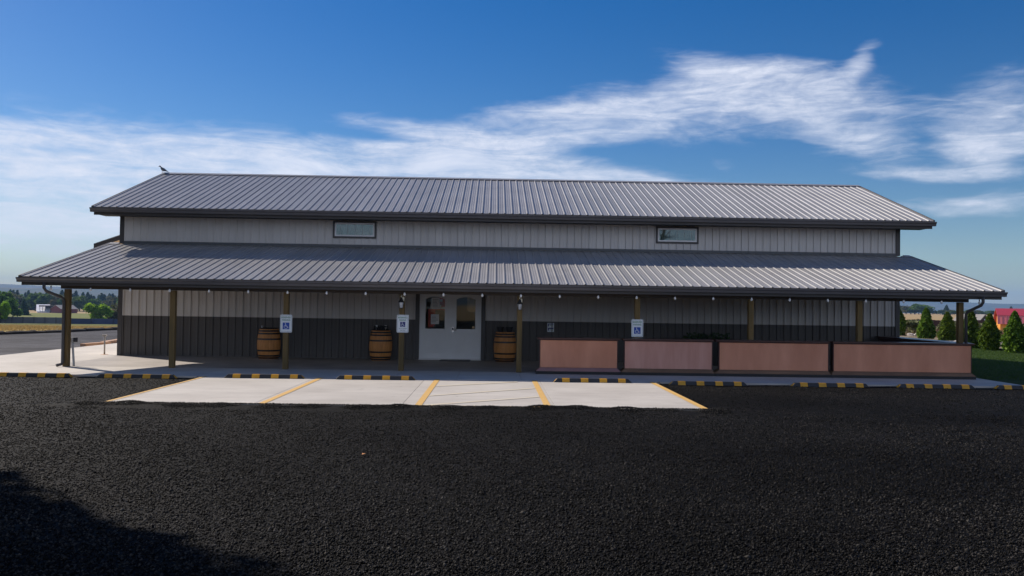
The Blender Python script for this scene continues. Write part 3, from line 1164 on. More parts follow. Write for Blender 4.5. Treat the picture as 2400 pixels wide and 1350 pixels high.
# porch beam and posts
b = mb('beam')
b.box(-11.62, 11.86, -4.43, -4.39, 1.985, 2.175)
b.box(-11.62, 11.86, -4.31, -4.27, 1.985, 2.175)
part(b, 'porch_beam', bevel=.004)
PXS = [-11.47, -8.79, -5.90, -2.93, 0.11, 3.17, 6.14, 9.0, 11.67]
b = mb('post')
b.box(-.066, .066, -.066, .066, 0.0, 1.98)
pm = b.mesh('porch_post')
for x in PXS:
    o = link('porch_post', pm, bld, Vector((x, -4.35, 0)) + OFF, bevel=.006)
# rafters under the porch roof
b = mb('deck')
sl_ = (LTP[1] - LEV[1]) / (LTP[0] - LEV[0])
for i in range(41):
    x = LX0 + .2 + i * (LX1 - LX0 - .4) / 40
    b.extrude([(LEV[0] + .08, LEV[1] - .112), (LTP[0] - .02, LTP[1] - .132), (LTP[0] - .02, LTP[1] - .28), (LEV[0] + .08, LEV[1] - .20)], 'x', x - .02, x + .02)
b.build('rafters', porch_roof)

# downspouts
def downspout(pts, m='trim'):
    b = mb(m)
    b.tube(pts, .038, 10)
    return part(b, 'downspout', smooth=True)


downspout([(-11.82, -4.84, 2.14), (-11.82, -4.84, 2.00), (-11.79, -4.80, 1.92), (-11.55, -4.50, 1.76), (-11.515, -4.455, 1.68), (-11.515, -4.455, .12), (-11.53, -4.48, .07), (-11.60, -4.58, .04)])
downspout([(11.99, -4.84, 2.14), (11.99, -4.84, 1.99), (11.97, -4.80, 1.91), (11.80, -4.48, 1.74), (11.775, -4.45, 1.66), (11.775, -4.45, .10)])

# small side canopy seen past the left corner
b = mb('trim')
b.extrude([(-13.40, 3.49), (WX0 - .04, 3.935), (WX0 - .04, 3.80), (-13.40, 3.36)], 'y', 1.0, 1.06)
b.use(MT['tan'])
b.extrude([(-13.38, 3.43), (WX0 - .04, 3.875), (WX0 - .04, 3.83), (-13.38, 3.385)], 'y', 1.062, 5.2)
b.use(MT['roof'])
b.extrude([(-13.40, 3.515), (WX0 - .04, 3.96), (WX0 - .04, 3.937), (-13.40, 3.492)], 'y', 1.0, 5.3)
b.use(MT['trim'])
b.box(-13.43, -13.402, 1.0, 5.3, 3.34, 3.51)
part(b, 'side_canopy')

# ------------------------------------------------------------------ signs
def stroke(b, pts, w, y0, y1):
    for (p, q) in zip(pts[:-1], pts[1:]):
        p, q = Vector(p), Vector(q)
        d = (q - p)
        if d.length < 1e-6:
            continue
        d.normalize()
        nn = Vector((-d.y, d.x)) * (w / 2)
        e = d * (w * .18)
        poly = [p - nn - e, q - nn + e, q + nn + e, p + nn - e]
        b.extrude([(v.x, v.y) for v in poly], 'y', y0, y1)


def rounded(w, h, r, n=5):
    pts = []
    for (cx, cz, a0) in ((w / 2 - r, h / 2 - r, 0), (-w / 2 + r, h / 2 - r, 90), (-w / 2 + r, -h / 2 + r, 180), (w / 2 - r, -h / 2 + r, 270)):
        for i in range(n + 1):
            a = rad(a0 + 90 * i / n)
            pts.append((cx + r * math.cos(a), cz + r * math.sin(a)))
    return pts


def ring_poly(b, w, h, r, t, y0, y1):
    o, i = rounded(w, h, r), rounded(w - 2 * t, h - 2 * t, max(r - t, .004))
    k = len(o)
    for a in range(k):
        c_ = (a + 1) % k
        b.extrude([o[a], o[c_], i[c_], i[a]], 'y', y0, y1)


def text_mesh(body, size, width, m, name, parent, x, y, z):
    cu = D.curves.new(name, 'FONT')
    cu.body = body
    cu.size = size
    cu.align_x = 'CENTER'
    cu.align_y = 'CENTER'
    cu.extrude = 0.0008
    cu.offset = size * 0.012
    tmp = D.objects.new(name, cu)
    C.objects.link(tmp)
    bpy.context.view_layer.update()
    dg = bpy.context.evaluated_depsgraph_get()
    me = D.meshes.new_from_object(tmp.evaluated_get(dg))
    D.objects.remove(tmp)
    D.curves.remove(cu)
    co = np.empty(len(me.vertices) * 3, dtype=np.float32)
    me.vertices.foreach_get('co', co)
    co = co.reshape(-1, 3)
    cx = (co[:, 0].max() + co[:, 0].min()) / 2
    sx = width / max(co[:, 0].max() - co[:, 0].min(), 1e-6)
    new = np.stack([(co[:, 0] - cx) * sx, -co[:, 2], co[:, 1]], axis=1)
    me.vertices.foreach_set('co', new.astype(np.float32).ravel())
    me.materials.clear()
    me.materials.append(MT[m])
    me.update()
    return link(name, me, parent, (x, y, z))


def reserved_sign(x, ztop, label, van=False):
    W, H = .305, .457
    s = tag(empty('parking_sign', (x, -4.420, ztop - H / 2)), label, 'sign', 'reserved parking signs on the porch posts')
    b = mb('signwhite')
    b.extrude(rounded(W, H, .028), 'y', -.003, .003)
    b.build('panel', s)
    b = mb('signgrey')
    ring_poly(b, W - .028, H - .028, .02, .007, -.0042, -.0032)
    b.build('border_line', s)
    text_mesh('RESERVED', .062, .235, 'signgreen', 'lettering', s, 0, -.0042, .155)
    text_mesh('PARKING', .058, .21 if not van else .17, 'signgreen', 'lettering', s, 0, -.0042, .088)
    q = .17 if not van else .13
    cz = -.06 if not van else -.018
    b = mb('signblue' if not van else 'signnavy')
    b.extrude([(-q / 2, cz - q / 2), (q / 2, cz - q / 2), (q / 2, cz + q / 2), (-q / 2, cz + q / 2)], 'y', -.0045, -.0033)
    b.build('blue_square', s)
    b = mb('signwhite')
    k = q / .17
    y0, y1 = -.0058, -.0047
    c = lambda px, pz: (px * k, cz + pz * k)
    b.extrude([c(-.018 + .0125 * math.cos(t * .5236), .062 + .0125 * math.sin(t * .5236)) for t in range(12)], 'y', y0, y1)
    stroke(b, [c(-.016, .046), c(-.012, -.008), c(.026, -.008), c(.044, -.046), c(.058, -.040)], .0135 * k, y0, y1)
    stroke(b, [c(-.012, .020), c(.020, .020)], .011 * k, y0, y1)
    arc = [c(-.008 + .043 * math.cos(rad(a)), -.026 + .043 * math.sin(rad(a))) for a in range(122, 345, 16)]
    stroke(b, arc, .0115 * k, y0, y1)
    b.build('wheelchair_symbol', s)
    if van:
        text_mesh('VAN ACCESSIBLE', .03, .215, 'signgrey', 'lettering', s, 0, -.0042, -.125)
        text_mesh('$250 FINE', .03, .13, 'signgrey', 'lettering', s, 0, -.0042, -.172)
    return s


reserved_sign(-5.885, 1.405, 'reserved parking sign with wheelchair symbol on the post beside the leftmost barrel')
reserved_sign(-2.90, 1.445, 'reserved parking sign with extra small text, on the post left of the doors', True)
reserved_sign(3.165, 1.415, 'reserved parking sign with wheelchair symbol rising just above the copper bar counters')

s = tag(empty('wall_notice', (1.225, -.026, 1.05)), 'small white and blue notice fixed to the dark wall above the left bar counter', 'sign')
b = mb('signwhite')
b.extrude(rounded(.21, .28, .012, 2), 'y', 0, .005)
b.build('panel', s)
for (x0, x1, z0, z1) in ((-.085, .085, .095, .12), (-.085, -.055, .03, .095), (-.085, .085, -.045, -.01), (-.085, -.055, -.10, -.045)):
    b = mb('signnavy')
    b.box(x0, x1, -.002, -.0005, z0, z1)
    b.build('blue_block', s)
for z in (.075, .055, -.065, -.085):
    b = mb('signgrey')
    b.box(-.04, .075, -.002, -.0005, z - .005, z + .004)
    b.build('text_line', s)

# ------------------------------------------------------------------ lanterns
def lantern(x, label):
    t = tag(empty('wall_lantern', (x, -4.417, 1.62)), label, 'lantern', 'carriage lanterns on the porch posts')
    b = mb('brass')
    b.tube([(.03, 0, .22), (.03, -.03, .30), (0.01, -.08, .325), (-.005, -.12, .31), (-.005, -.12, .27)], .009, 8)
    b.box(.0, .06, -.012, -.001, .16, .28)
    b.build('bracket', t, smooth=False)
    b = mb('black')
    b.lathe([(.012, .275), (.02, .26), (.035, .235), (.045, .20), (.078, .155), (.08, .145), (.0, .145)][::-1], 8, (-.005, -.12))
    b.build('cap', t)
    b = mb('frost')
    b.lathe([(.036, .005), (.06, .142)], 8, (-.005, -.12))
    b.build('glass', t)
    b = mb('black')
    for k in range(6):
        a = k * math.pi / 3
        b.tube([(-.005 + .039 * math.cos(a), -.12 + .039 * math.sin(a), .0), (-.005 + .064 * math.cos(a), -.12 + .064 * math.sin(a), .145)], .005, 5)
    b.lathe([(.012, -.015), (.042, -.004), (.042, .005)], 8, (-.005, -.12))
    b.build('cage', t)
    return t


lantern(-2.93, 'black carriage lantern on the post left of the doors, above a parking sign')
lantern(0.11, 'black carriage lantern with frosted glass on the post right of the doors')

# ------------------------------------------------------------------ string lights
sl_t = tag(empty('string_lights', (0, -4.74, 2.10)), 'string of small clear bulbs hanging under the front gutter along the whole porch', 'string lights')
bx = [-11.70 + i * 0.9855 for i in range(25)]
pts = []
for i, x in enumerate(bx):
    pts.append((x, 0, 0.0))
    if i < len(bx) - 1:
        pts += [(x + .33, 0, -.012), (x + .66, 0, -.012)]
b = mb('black')
b.tube(pts, .005, 5)
b.build('cable', sl_t)
b = mb('black')
b.tube([(0, 0, .0), (0, 0, -.05)], .004, 5)
b.lathe([(.012, -.085), (.014, -.08), (.014, -.05), (.008, -.042)], 8)
sock_me = b.mesh('socket')
b = mb('bulb')
b.lathe([(.005, -.168), (.020, -.162), (.031, -.140), (.028, -.116), (.013, -.086)], 10)
bulb_me = b.mesh('bulb')
bulb_me.shade_smooth()
for x in bx:
    link('socket', sock_me, sl_t, (x, 0, 0))
    link('bulb', bulb_me, sl_t, (x, 0, 0))

# ------------------------------------------------------------------ wheel stops
def make_stop():
    L, w0, w1, h = 1.80, .15, .085, .084
    t = empty('wheel_stop', (0, 0, 0))
    def solid(b, x0, x1, g=0.0, e0=0.0, e1=0.0):
        n = len(b.v)
        for (x, e) in ((x0, e0), (x1, -e1)):
            b.v += [(x, -w0 / 2 - g, 0), (x + e, -w1 / 2 - g, h + g), (x + e, w1 / 2 + g, h + g), (x, w0 / 2 + g, 0)]
        for i in range(4):
            j = (i + 1) % 4
            b.face([n + i, n + j, n + 4 + j, n + 4 + i])
        b.face([n + 3, n + 2, n + 1, n])
        b.face([n + 4, n + 5, n + 6, n + 7])
    b = mb('rubber')
    solid(b, -L / 2, L / 2, 0, .085, .085)
    b.build('body', t, bevel=.006)
    for x in (-.62, -.19, .24, .67):
        b = mb('stopyellow')
        solid(b, x - .085, x + .085, .003)
        b.build('yellow_band', t)
    for s in (-1, 1):
        b = mb('stopyellow')
        n = len(b.v)
        xo, xi = s * (L / 2 - .005 + .004), s * (L / 2 - .072 + .004)
        b.v += [(xo, -w0 / 2 + .012, .006), (xi, -w1 / 2 + .006, h - .012), (xi, w1 / 2 - .006, h - .012), (xo, w0 / 2 - .012, .006)]
        b.face([n, n + 1, n + 2, n + 3] if s < 0 else [n + 3, n + 2, n + 1, n])
        b.build('yellow_tip', t)
    return t


stops = [(-10.98, 'wheel stop half cut by the left frame edge, beside the corner post'),
         (-8.63, 'black and yellow wheel stop lying on gravel just left of the concrete parking pad'),
         (-5.75, 'black and yellow wheel stop at the head of the leftmost parking bay'),
         (-3.23, 'black and yellow wheel stop heading the second bay, in front of the second barrel'),
         (1.73, 'black and yellow wheel stop heading the rightmost bay, before the first copper panel'),
         (4.40, 'black and yellow wheel stop on gravel just right of the concrete parking pad'),
         (7.23, 'wheel stop on gravel before the gap left of the longest bar counter'),
         (9.70, 'black and yellow wheel stop on gravel before the long rightmost bar counter'),
         (12.0, 'shaded wheel stop cut by the right frame edge, past the end of the walkway')]
proto = make_stop()
for i, (x, lab) in enumerate(stops):
    o = proto if i == 0 else copy_tree(proto)
    on_pad = -7.2 < x < 3.2
    o.location = (x, -6.80, -.004 if on_pad else GZ + .008)
    o.rotation_euler = (0, 0, rad(random.uniform(-1.6, 1.6)))
    tag(o, lab, 'wheel stop', 'wheel stops along the walkway')

# ------------------------------------------------------------------ bar counters
def bar(x0, x1, bx0_, bx1_, label, mat, basemat):
    xc = (bx0_ + bx1_) / 2
    t = tag(empty('bar_counter', (xc, -4.6, 0)), label, 'bar counter', 'copper fronted bar counters under the porch')
    X0, X1, B0, B1 = x0 - xc, x1 - xc, bx0_ - xc, bx1_ - xc
    b = mb('barwood')
    b.box(X0 + .03, X1 - .03, -.115, .165, .08, .865)
    b.build('carcass', t)
    b = mb(mat)
    b.box(X0, X1, -.137, -.117, .165, .862)
    b.build('copper_panel', t, bevel=.008)
    for s in (X0 - .022, X1):
        b = mb('barwood')
        b.box(s + .001, s + .021, -.138, -.06, .17, .862)
        b.build('edge_moulding', t)
    b = mb(basemat)
    # sloping base moulding with mitred ends
    v = [(B0, -.20, .075), (B1, -.20, .075), (X1 + .005, -.139, .163), (X0 - .005, -.139, .163), (B0, .16, .075), (B1, .16, .075), (X1 + .005, .16, .163), (X0 - .005, .16, .163)]
    n = len(b.v)
    b.v += v
    for q in ((0, 1, 2, 3), (1, 5, 6, 2), (5, 4, 7, 6), (4, 0, 3, 7), (3, 2, 6, 7), (4, 5, 1, 0)):
        b.face([n + i for i in q])
    b.build('base_moulding', t)
    b = mb('black')
    b.box(B0 + .005, B1 - .005, -.195, .155, .002, .0745)
    b.build('plinth', t)
    b = mb('barwood')
    b.box(B0 + .03, B1 - .03, -.195, .175, .885, .925)
    b.box(B0 + .05, B1 - .05, -.165, .172, .866, .8845)
    b.build('counter_top', t, bevel=.006)
    return t


bar(.64, 2.60, .53, 2.70, 'bar counter with warm copper front nearest the doors, leftmost of the row', 'copper', 'barbase2')
bar(2.80, 5.03, 2.705, 5.10, 'bar counter with pinkish stained copper front, below the parking sign, second in the row', 'copper2', 'barbase')
bar(5.23, 8.03, 5.105, 8.09, 'bar counter with brown copper front, third in the row between two dark gaps', 'copper', 'barbase')
bar(8.18, 11.74, 8.095, 11.85, 'longest bar counter with copper front at the right end of the porch', 'copper', 'barbase')
t = tag(empty('side_bar_counter', (11.80, -2.0, 0)), 'dark topped bar counter running back along the right side of the porch', 'bar counter')
b = mb('barwood')
b.box(-.22, .12, -2.0, 2.6, .02, .865)
b.build('carcass', t)
b = mb('barwood')
b.box(-.34, .20, -2.35, 2.7, .88, .925)
b.build('counter_top', t, bevel=.006)

# dark folded chairs/grill shapes hidden behind the bar: a low planter seen just above the counter
t = tag(empty('planter', (5.9, -.9, 0)), 'low dark planter with sparse greenery behind the bar counters', 'planter')
b = mb('black')
b.box(-.75, .75, -.2, .2, 0, .80)
b.build('trough', t, bevel=.02)
rnd = random.Random(5)
b = MB().use(MT['f_conifer'])
for k in range(160):
    x, y, z = rnd.uniform(-.7, .7), rnd.uniform(-.17, .17), .8 + rnd.random() ** 2 * .15
    a = rnd.uniform(0, 3.14)
    dx, dy = .035 * math.cos(a), .035 * math.sin(a)
    b.quad((x - dx, y - dy, z), (x + dx, y + dy, z), (x + dx, y + dy, z + .05), (x - dx, y - dy, z + .05))
b.build('greenery', t)

# ------------------------------------------------------------------ barrels
def make_barrel():
    t = empty('wine_barrel')
    H, r0, r1 = .90, .285, .345
    rr = lambda z: r0 + (r1 - r0) * (1 - ((z - H / 2) / (H / 2)) ** 2)
    b = mb('oak')
    prof = [(rr(z), z) for z in [H * i / 14 for i in range(15)]] + [(rr(H) - .03, H), (rr(H) - .03, H - .03)]
    b.lathe(prof, 96, groove=4)
    b.build('staves', t)
    b = mb('oaktop')
    b.lathe([(r0 - .034, H - .045), (r0 - .034, H - .029)], 32)
    b.build('head', t)
    for z in (.035, .10, .255, .60, .765, .845):
        hgt = .024
        b = mb('hoop')
        n = 64
        b.lathe([(rr(z - hgt) + .002, z - hgt), (rr(z - hgt) + .007, z - hgt), (rr(z + hgt) + .007, z + hgt), (rr(z + hgt) + .002, z + hgt)], n)
        b.build('hoop', t, smooth=False)
    return t


barrels = [(-7.36, -.55, 'oak barrel left of the first signed post, a small grey cup on top'),
           (-3.98, -.55, 'oak barrel just left of the entrance doors, two pale cups and black leaves on top'),
           (-.20, -.50, 'oak barrel right of the entrance doors, two black pots on top')]
bp = make_barrel()
for i, (x, y, lab) in enumerate(barrels):
    o = bp if i == 0 else copy_tree(bp)
    o.location = (x, y, 0)
    o.rotation_euler = (0, 0, i * 1.1)
    tag(o, lab, 'barrel', 'oak barrels against the porch wall')


def tray(x, y, z, lab, r=.30):
    b = mb('black')
    b.lathe([(r * .85, z), (r, z + .05), (r * .97, z + .055), (r * .80, z + .02)], 28)
    tag(b.build('tray', smooth=False), lab, 'tray')


def cup(x, y, z, lab, m, h=.07):
    b = mb(m)
    b.lathe([(.024, 0), (.032, h), (.028, h), (.02, .01)], 14)
    o = b.build('cup', loc=(x, y, z))
    tag(o, lab, 'cup')
    return o


def lathe_thing(name, prof, x, y, z, m, lab, cat, n=24):
    b = mb(m)
    b.lathe(prof, n)
    return tag(b.build(name, loc=(x, y, z)), lab, cat)


BT = .9
for (x, y, lab) in ((-7.36, -.55, 'flat black tray lying on the leftmost barrel'), (-3.98, -.55, 'flat black tray on the barrel left of the doors')):
    lathe_thing('tray', [(.24, 0), (.27, .035), (.26, .035), (.22, .012)], x, y, BT, 'black', lab, 'tray')
cup(-7.54, -.66, BT + .012, 'small grey cup on the leftmost barrel', 'conduit', .085)
cup(-4.10, -.62, BT + .012, 'left one of two pale cups on the barrel left of the doors', 'paper', .15)
cup(-3.83, -.62, BT + .012, 'right one of two pale cups on the barrel left of the doors', 'driftwood', .15)
rnd = random.Random(9)
b = MB().use(MT['black'])
for k in range(260):
    a, r = rnd.uniform(0, 6.28), .21 * math.sqrt(rnd.random())
    x, y, z = r * math.cos(a), r * math.sin(a), rnd.random() * .09
    q = rnd.uniform(0, 3.14)
    dx, dy = .022 * math.cos(q), .022 * math.sin(q)
    b.quad((x - dx, y - dy, z), (x + dx, y + dy, z), (x + dx * .4, y + dy, z + .04), (x - dx, y - dy * .4, z + .035))
tag(b.build('leaf_bunch', loc=(-3.98, -.55, BT + .02)), 'low bunch of blackish leaves on the barrel left of the doors', 'leaves')
for dx, side in ((-.15, 'left'), (.13, 'right')):
    lathe_thing('flower_pot', [(.075, 0), (.10, .13), (.112, .13), (.112, .16), (.095, .16), (.085, .10)], -.20 + dx, -.50, BT, 'black',
                '%s one of two small black pots on the barrel right of the doors' % side, 'pot', 18)

b = mb('rubber')
b.box(-.46, .46, -.28, .28, 0, .015)
tag(b.build('door_mat', loc=(-1.72, -.42, .001), bevel=.006), 'black rubber mat on the porch in front of the double doors', 'door mat')

# ------------------------------------------------------------------ odds and ends on the left
t = tag(empty('conduit_riser', (-11.42, -4.20, 0)), 'grey electrical conduit with a dark outlet box standing against the left corner post', 'conduit')
b = mb('conduit')
b.tube([(.06, 0, .0), (.06, 0, .08), (.02, 0, .55), (.02, 0, .62)], .028, 10)
b.build('pipe', t, smooth=True)
b = mb('conduit')
b.box(-.03, .05, -.035, .035, .60, .74)
b.build('junction_box', t, bevel=.006)
b = mb('box')
b.box(.052, .135, -.04, .03, .62, .735)
b.build('outlet_cover', t, bevel=.006)

t = tag(empty('standpipe', (-12.66, .26, 0)), 'short upright metal pipe with a T shaped cap on the slab left of the building', 'pipe')
b = mb('galv')
b.tube([(0, 0, 0), (0, 0, .58)], .024, 12)
b.build('pipe', t, smooth=True)
b = mb('galv')
b.tube([(-.075, 0, .60), (.06, 0, .60)], .026, 12)
b.tube([(0, 0, .55), (0, 0, .60)], .033, 12)
b.build('tee_cap', t)
b = mb('timber')
b.lathe([(.12, .001), (.10, .006)], 16)
b.build('rust_ring', t)

for k, (x, y, rz, L) in enumerate(((-15.66, 6.0, 80, 1.5), (-15.95, 7.9, 98, 2.0), (-16.25, 10.0, 95, 2.1))):
    b = mb('timber')
    b.box(-L / 2, L / 2, -.12, .12, 0, .12)
    o = b.build('timber', loc=(x, y, -.06), bevel=.015)
    o.rotation_euler = (0, 0, rad(rz))
    tag(o, ('orange brown timber lying at the gravel edge, nearest of the row', 'orange brown timber lying at the gravel edge, middle one of the row',
            'orange brown timber lying at the gravel edge, farthest and half behind the building')[k], 'timber', 'timbers edging the left slab')

# fallen leaf in the gravel
b = mb('leaf_orange')
b.v = [(-.03, -.02, 0), (.0, -.03, .01), (.035, 0, .02), (.01, .03, .006), (-.03, .02, .012)]
b.face((0, 1, 2, 3, 4))
tag(b.build('fallen_leaf', loc=(-2.05, -16.0, -.015)), 'small orange leaf lying on the black gravel', 'leaf')

# ------------------------------------------------------------------ pigeon
def loft(b, rings, n=14):
    base = len(b.v)
    for (x, z, rw, rh) in rings:
        for k in range(n):
            a = 2 * math.pi * k / n
            b.v.append((x, rw * math.cos(a), z + rh * math.sin(a)))
    for i in range(len(rings) - 1):
        for k in range(n):
            k2 = (k + 1) % n
            b.face([base + i * n + k, base + i * n + k2, base + (i + 1) * n + k2, base + (i + 1) * n + k])
    b.face([base + k for k in range(n)][::-1])
    b.face([base + (len(rings) - 1) * n + k for k in range(n)])


pg = tag(empty('pigeon', (-12.70, 4.5, RG[1] + .05)), 'grey pigeon perched on the left end of the roof ridge', 'pigeon')
pg.rotation_euler = (0, 0, rad(-6))
b = mb('pigeon')
loft(b, [(-.145, .215, .004, .004), (-.130, .222, .016, .017), (-.112, .226, .024, .026), (-.092, .222, .025, .027), (-.078, .205, .026, .028),
         (-.066, .180, .034, .036), (-.048, .150, .052, .052), (-.020, .125, .066, .062), (.02, .105, .068, .060), (.06, .085, .058, .048), (.10, .064, .040, .030),
         (.14, .045, .028, .014), (.20, .022, .026, .006), (.245, .004, .024, .004)])
b.build('body', pg, smooth=True)
for s in (-1, 1):
    b = mb('pigeonwing')
    loft(b, [(-.045, .150, .004, .012), (-.02, .140, .010, .040), (.03, .118, .012, .046), (.08, .088, .010, .034), (.13, .060, .007, .018), (.185, .032, .003, .005)], 10)
    w_ = b.build('wing', pg, (0, s * .062, 0), smooth=True)
    b = mb('leaf_orange')
    b.tube([(.0, s * .025, .06), (.005, s * .025, .0), (-.03, s * .025, -.004)], .0055, 6)
    b.build('leg', pg)
b = mb('box')
b.tube([(-.142, 0, .218), (-.172, 0, .210)], [.008, .002], 8)
b.build('beak', pg)
for s in (-1, 1):
    b = mb('leaf_orange')
    b.lathe([(.001, -.005), (.0045, 0), (.001, .005)], 8)
    b.build('eye', pg, (-.115, s * .0235, .232))

# ------------------------------------------------------------------ vegetation
def leaf_quads(pts, size, rnd, up=0.3, aspect=1.5):
    n = len(pts)
    a = rnd.normal(size=(n, 3))
    a[:, 2] += up
    a /= np.linalg.norm(a, axis=1)[:, None]
    c = rnd.normal(size=(n, 3))
    c = np.cross(a, c)
    c /= np.linalg.norm(c, axis=1)[:, None] + 1e-9
    s = size * rnd.uniform(.6, 1.4, size=(n, 1))
    a, c = a * s * aspect * .5, c * s * .5
    v = np.stack([pts - a * .9, pts + c, pts + a * 1.1, pts - c], axis=1).reshape(-1, 3)
    f = np.arange(4 * n).reshape(-1, 4)
    return v, f


def crown_points(kind, n, rnd):
    """points in a unit-height crown, z 0..1, radius about .35-.5"""
    out = []
    if kind == 'conifer':
        z = 1 - np.sqrt(rnd.random(n)) ** 1.1
        tier = 0.82 + .26 * np.abs(np.sin(z * 26 + rnd.random() * 3))
        a = rnd.random(n) * 6.283
        lob = 1 + .18 * np.sin(a * 5 + z * 9)
        r = .235 * (1 - z) ** .85 * tier * lob * (0.35 + .65 * np.sqrt(rnd.random(n)))
        return np.stack([r * np.cos(a), r * np.sin(a), z], axis=1)
    if kind == 'column':
        z = rnd.random(n) ** 1.05
        prof = np.interp(z, [0, .08, .3, .6, .85, 1], [.13, .185, .195, .150, .075, .010])
        a = rnd.random(n) * 6.283
        lob = 1 + .26 * np.sin(a * 4 + z * 7) * np.sin(z * 15 + a * 2) + .10 * np.sin(a * 9 - z * 31)
        r = prof * lob * (0.58 + .42 * rnd.random(n) ** .5 + np.where(rnd.random(n) > .93, .16, 0))
        return np.stack([r * np.cos(a), r * np.sin(a), z], axis=1)
    # broad: a cloud of lobes
    m = 13
    cz = rnd.uniform(.28, .80, m)
    ca = rnd.random(m) * 6.283
    cr = rnd.uniform(.05, .30, m) * (1 - np.abs(cz - .5))
    cen = np.stack([cr * np.cos(ca) * 1.25, cr * np.sin(ca) * 1.25, cz], axis=1)
    rad_ = rnd.uniform(.12, .22, m)
    i = rnd.integers(0, m, n)
    d = rnd.normal(size=(n, 3))
    d /= np.linalg.norm(d, axis=1)[:, None]
    rr = (rnd.random(n) ** .4)[:, None]
    p = cen[i] + d * rad_[i][:, None] * rr
    p[:, 2] = np.clip(p[:, 2], .04, 1)
    return p


def tree_proto(kind, n, leaf, mat, seed):
    rnd = np.random.default_rng(seed)
    p = crown_points(kind, n, rnd)
    v, f = leaf_quads(p, leaf, rnd, .6 if kind == 'column' else .2, 1.8 if kind != 'broad' else 1.4)
    crown = fast_mesh('crown', v, f, MT[mat], 4)
    b = mb('bark')
    if kind == 'broad':
        b.tube([(0, 0, -.05), (.005, 0, .2), (-.01, .01, .45), (.01, 0, .7)], [.028, .022, .014, .005], 7)
        rr = random.Random(seed)
        for k in range(5):
            a = k * 1.256 + rr.random()
            z = .22 + .08 * k
            b.tube([(0, 0, z), (.12 * math.cos(a), .12 * math.sin(a), z + .1), (.24 * math.cos(a), .24 * math.sin(a), z + .24)], [.013, .009, .003], 5)
    else:
        b.tube([(0, 0, -.05), (0, 0, .5), (0, 0, .97)], [.02, .012, .002], 6)
        for k in range(5):
            a, z = k * 2.4, .15 + .14 * k
            l_ = .14 * (1 - z)
            b.tube([(0, 0, z), (l_ * math.cos(a), l_ * math.sin(a), z + .02)], [.006, .002], 4)
    trunk = b.mesh('trunk')
    return crown, trunk


PROTO = {
    'conifer': [tree_proto('conifer', 1500, .055, 'f_conifer', s) for s in (1, 2, 3)],
    'broad': [tree_proto('broad', 1900, .060, 'f_broad', s) for s in (4, 5, 6)],
    'olive': [tree_proto('broad', 1700, .060, 'f_olive', s) for s in (7, 8)],
    'bright': [tree_proto('broad', 2600, .055, 'f_bright', s) for s in (9, 10)],
    'rust': [tree_proto('broad', 1500, .060, 'f_rust', 11)],
    'shade': [tree_proto('broad', 5600, .030, 'f_broad', s) for s in (31, 32)],
    'column': [tree_proto('column', 7000, .036, 'f_arb', s) for s in (12, 13, 14)],
}


def plant_tree(kind, x, y, h, w, name, label, group, i=0, z=None, rot=None):
    crown, trunk = PROTO[kind][i % len(PROTO[kind])]
    t = tag(empty(name, (x, y, ground_z(x, y) if z is None else z), random.uniform(0, 6.28) if rot is None else rot), label, 'tree', group)
    t.scale = (w, w, h)
    link('trunk', trunk, t)
    link('crown', crown, t)
    return t


def polar(az, d):
    a = rad(az)
    return CX + d * math.sin(a), CY + d * math.cos(a)


# left-hand forest, three depths (azimuths -33..-22.5 are in view)
rnd = random.Random(21)
for i in range(84):
    az = -36 + 16.5 * (i + rnd.uniform(-.3, .3)) / 84
    d = rnd.uniform(760, 900)
    x, y = polar(az, d)
    hh = rnd.uniform(10, 17)
    plant_tree('conifer', x, y, hh, hh * rnd.uniform(1.1, 1.7), 'conifer', 'tall hazy blue conifer in the far row of the left forest', 'far conifers of the left forest', i)
for i in range(60):
    az = -36 + 16.0 * (i + rnd.uniform(-.3, .3)) / 60
    d = rnd.uniform(600, 730)
    x, y = polar(az, d)
    k = rnd.choice(['broad', 'conifer', 'broad', 'olive'])
    hh = rnd.uniform(7.5, 13.0)
    lab = {'broad': 'green broad-leaved tree in the middle of the left forest', 'conifer': 'dark conifer in the middle of the left forest',
           'olive': 'dull olive tree in the middle of the left forest'}[k]
    plant_tree(k, x, y, hh, hh * (1.5 if k == 'conifer' else rnd.uniform(1.0, 1.5)), 'forest_tree', lab, 'middle trees of the left forest', i)
for i, (az, d, k, hh, wf) in enumerate(((-33.5, 300, 'broad', 8, 1.1), (-32.2, 320, 'broad', 9.5, 1.0), (-31.3, 310, 'olive', 8.6, 1.1), (-30.4, 330, 'broad', 9.8, 1.0),
                                      (-29.9, 300, 'broad', 7.2, 1.0), (-34.8, 310, 'broad', 9, 1.1), (-36.2, 310, 'olive', 9, 1.1))):
    x, y = polar(az, d)
    plant_tree(k, x, y, hh, hh * wf, 'broad_tree', {3: 'tallest broad green tree of the near clump, inside the left frame edge', 4: 'shorter broad green tree on the right side of the near left clump', 2: 'dull olive tree at the left frame edge, in the near clump', 6: 'dull olive tree of the near clump, outermost beyond the left frame edge'}.get(i, 'broad green tree of the near clump just beyond the left frame edge'),
               'near clump of trees at the far left', i)
for i, (az, d, hh) in enumerate(((-30.75, 215, 4.6), (-30.3, 215, 5.2), (-31.4, 215, 4.2))):
    x, y = polar(az, d)
    plant_tree('olive' if i != 1 else 'bright', x, y, hh, hh * .62, 'small_tree', 'slim yellowish young tree in front of the left clump', 'young trees before the left clump', i)
x, y = polar(-29.35, 420)
plant_tree('conifer', x, y, 7.5, 9.5, 'dark_conifer', 'dark pointed conifer just left of the white house', None, 1)
x, y = polar(-25.45, 250)
plant_tree('bright', x, y, 7.4, 9.0, 'round_tree', 'bright yellow-green rounded tree seen between the corner post and the building', None, 0, ground_z(x, y) - 1.7)
x, y = polar(-24.35, 258)
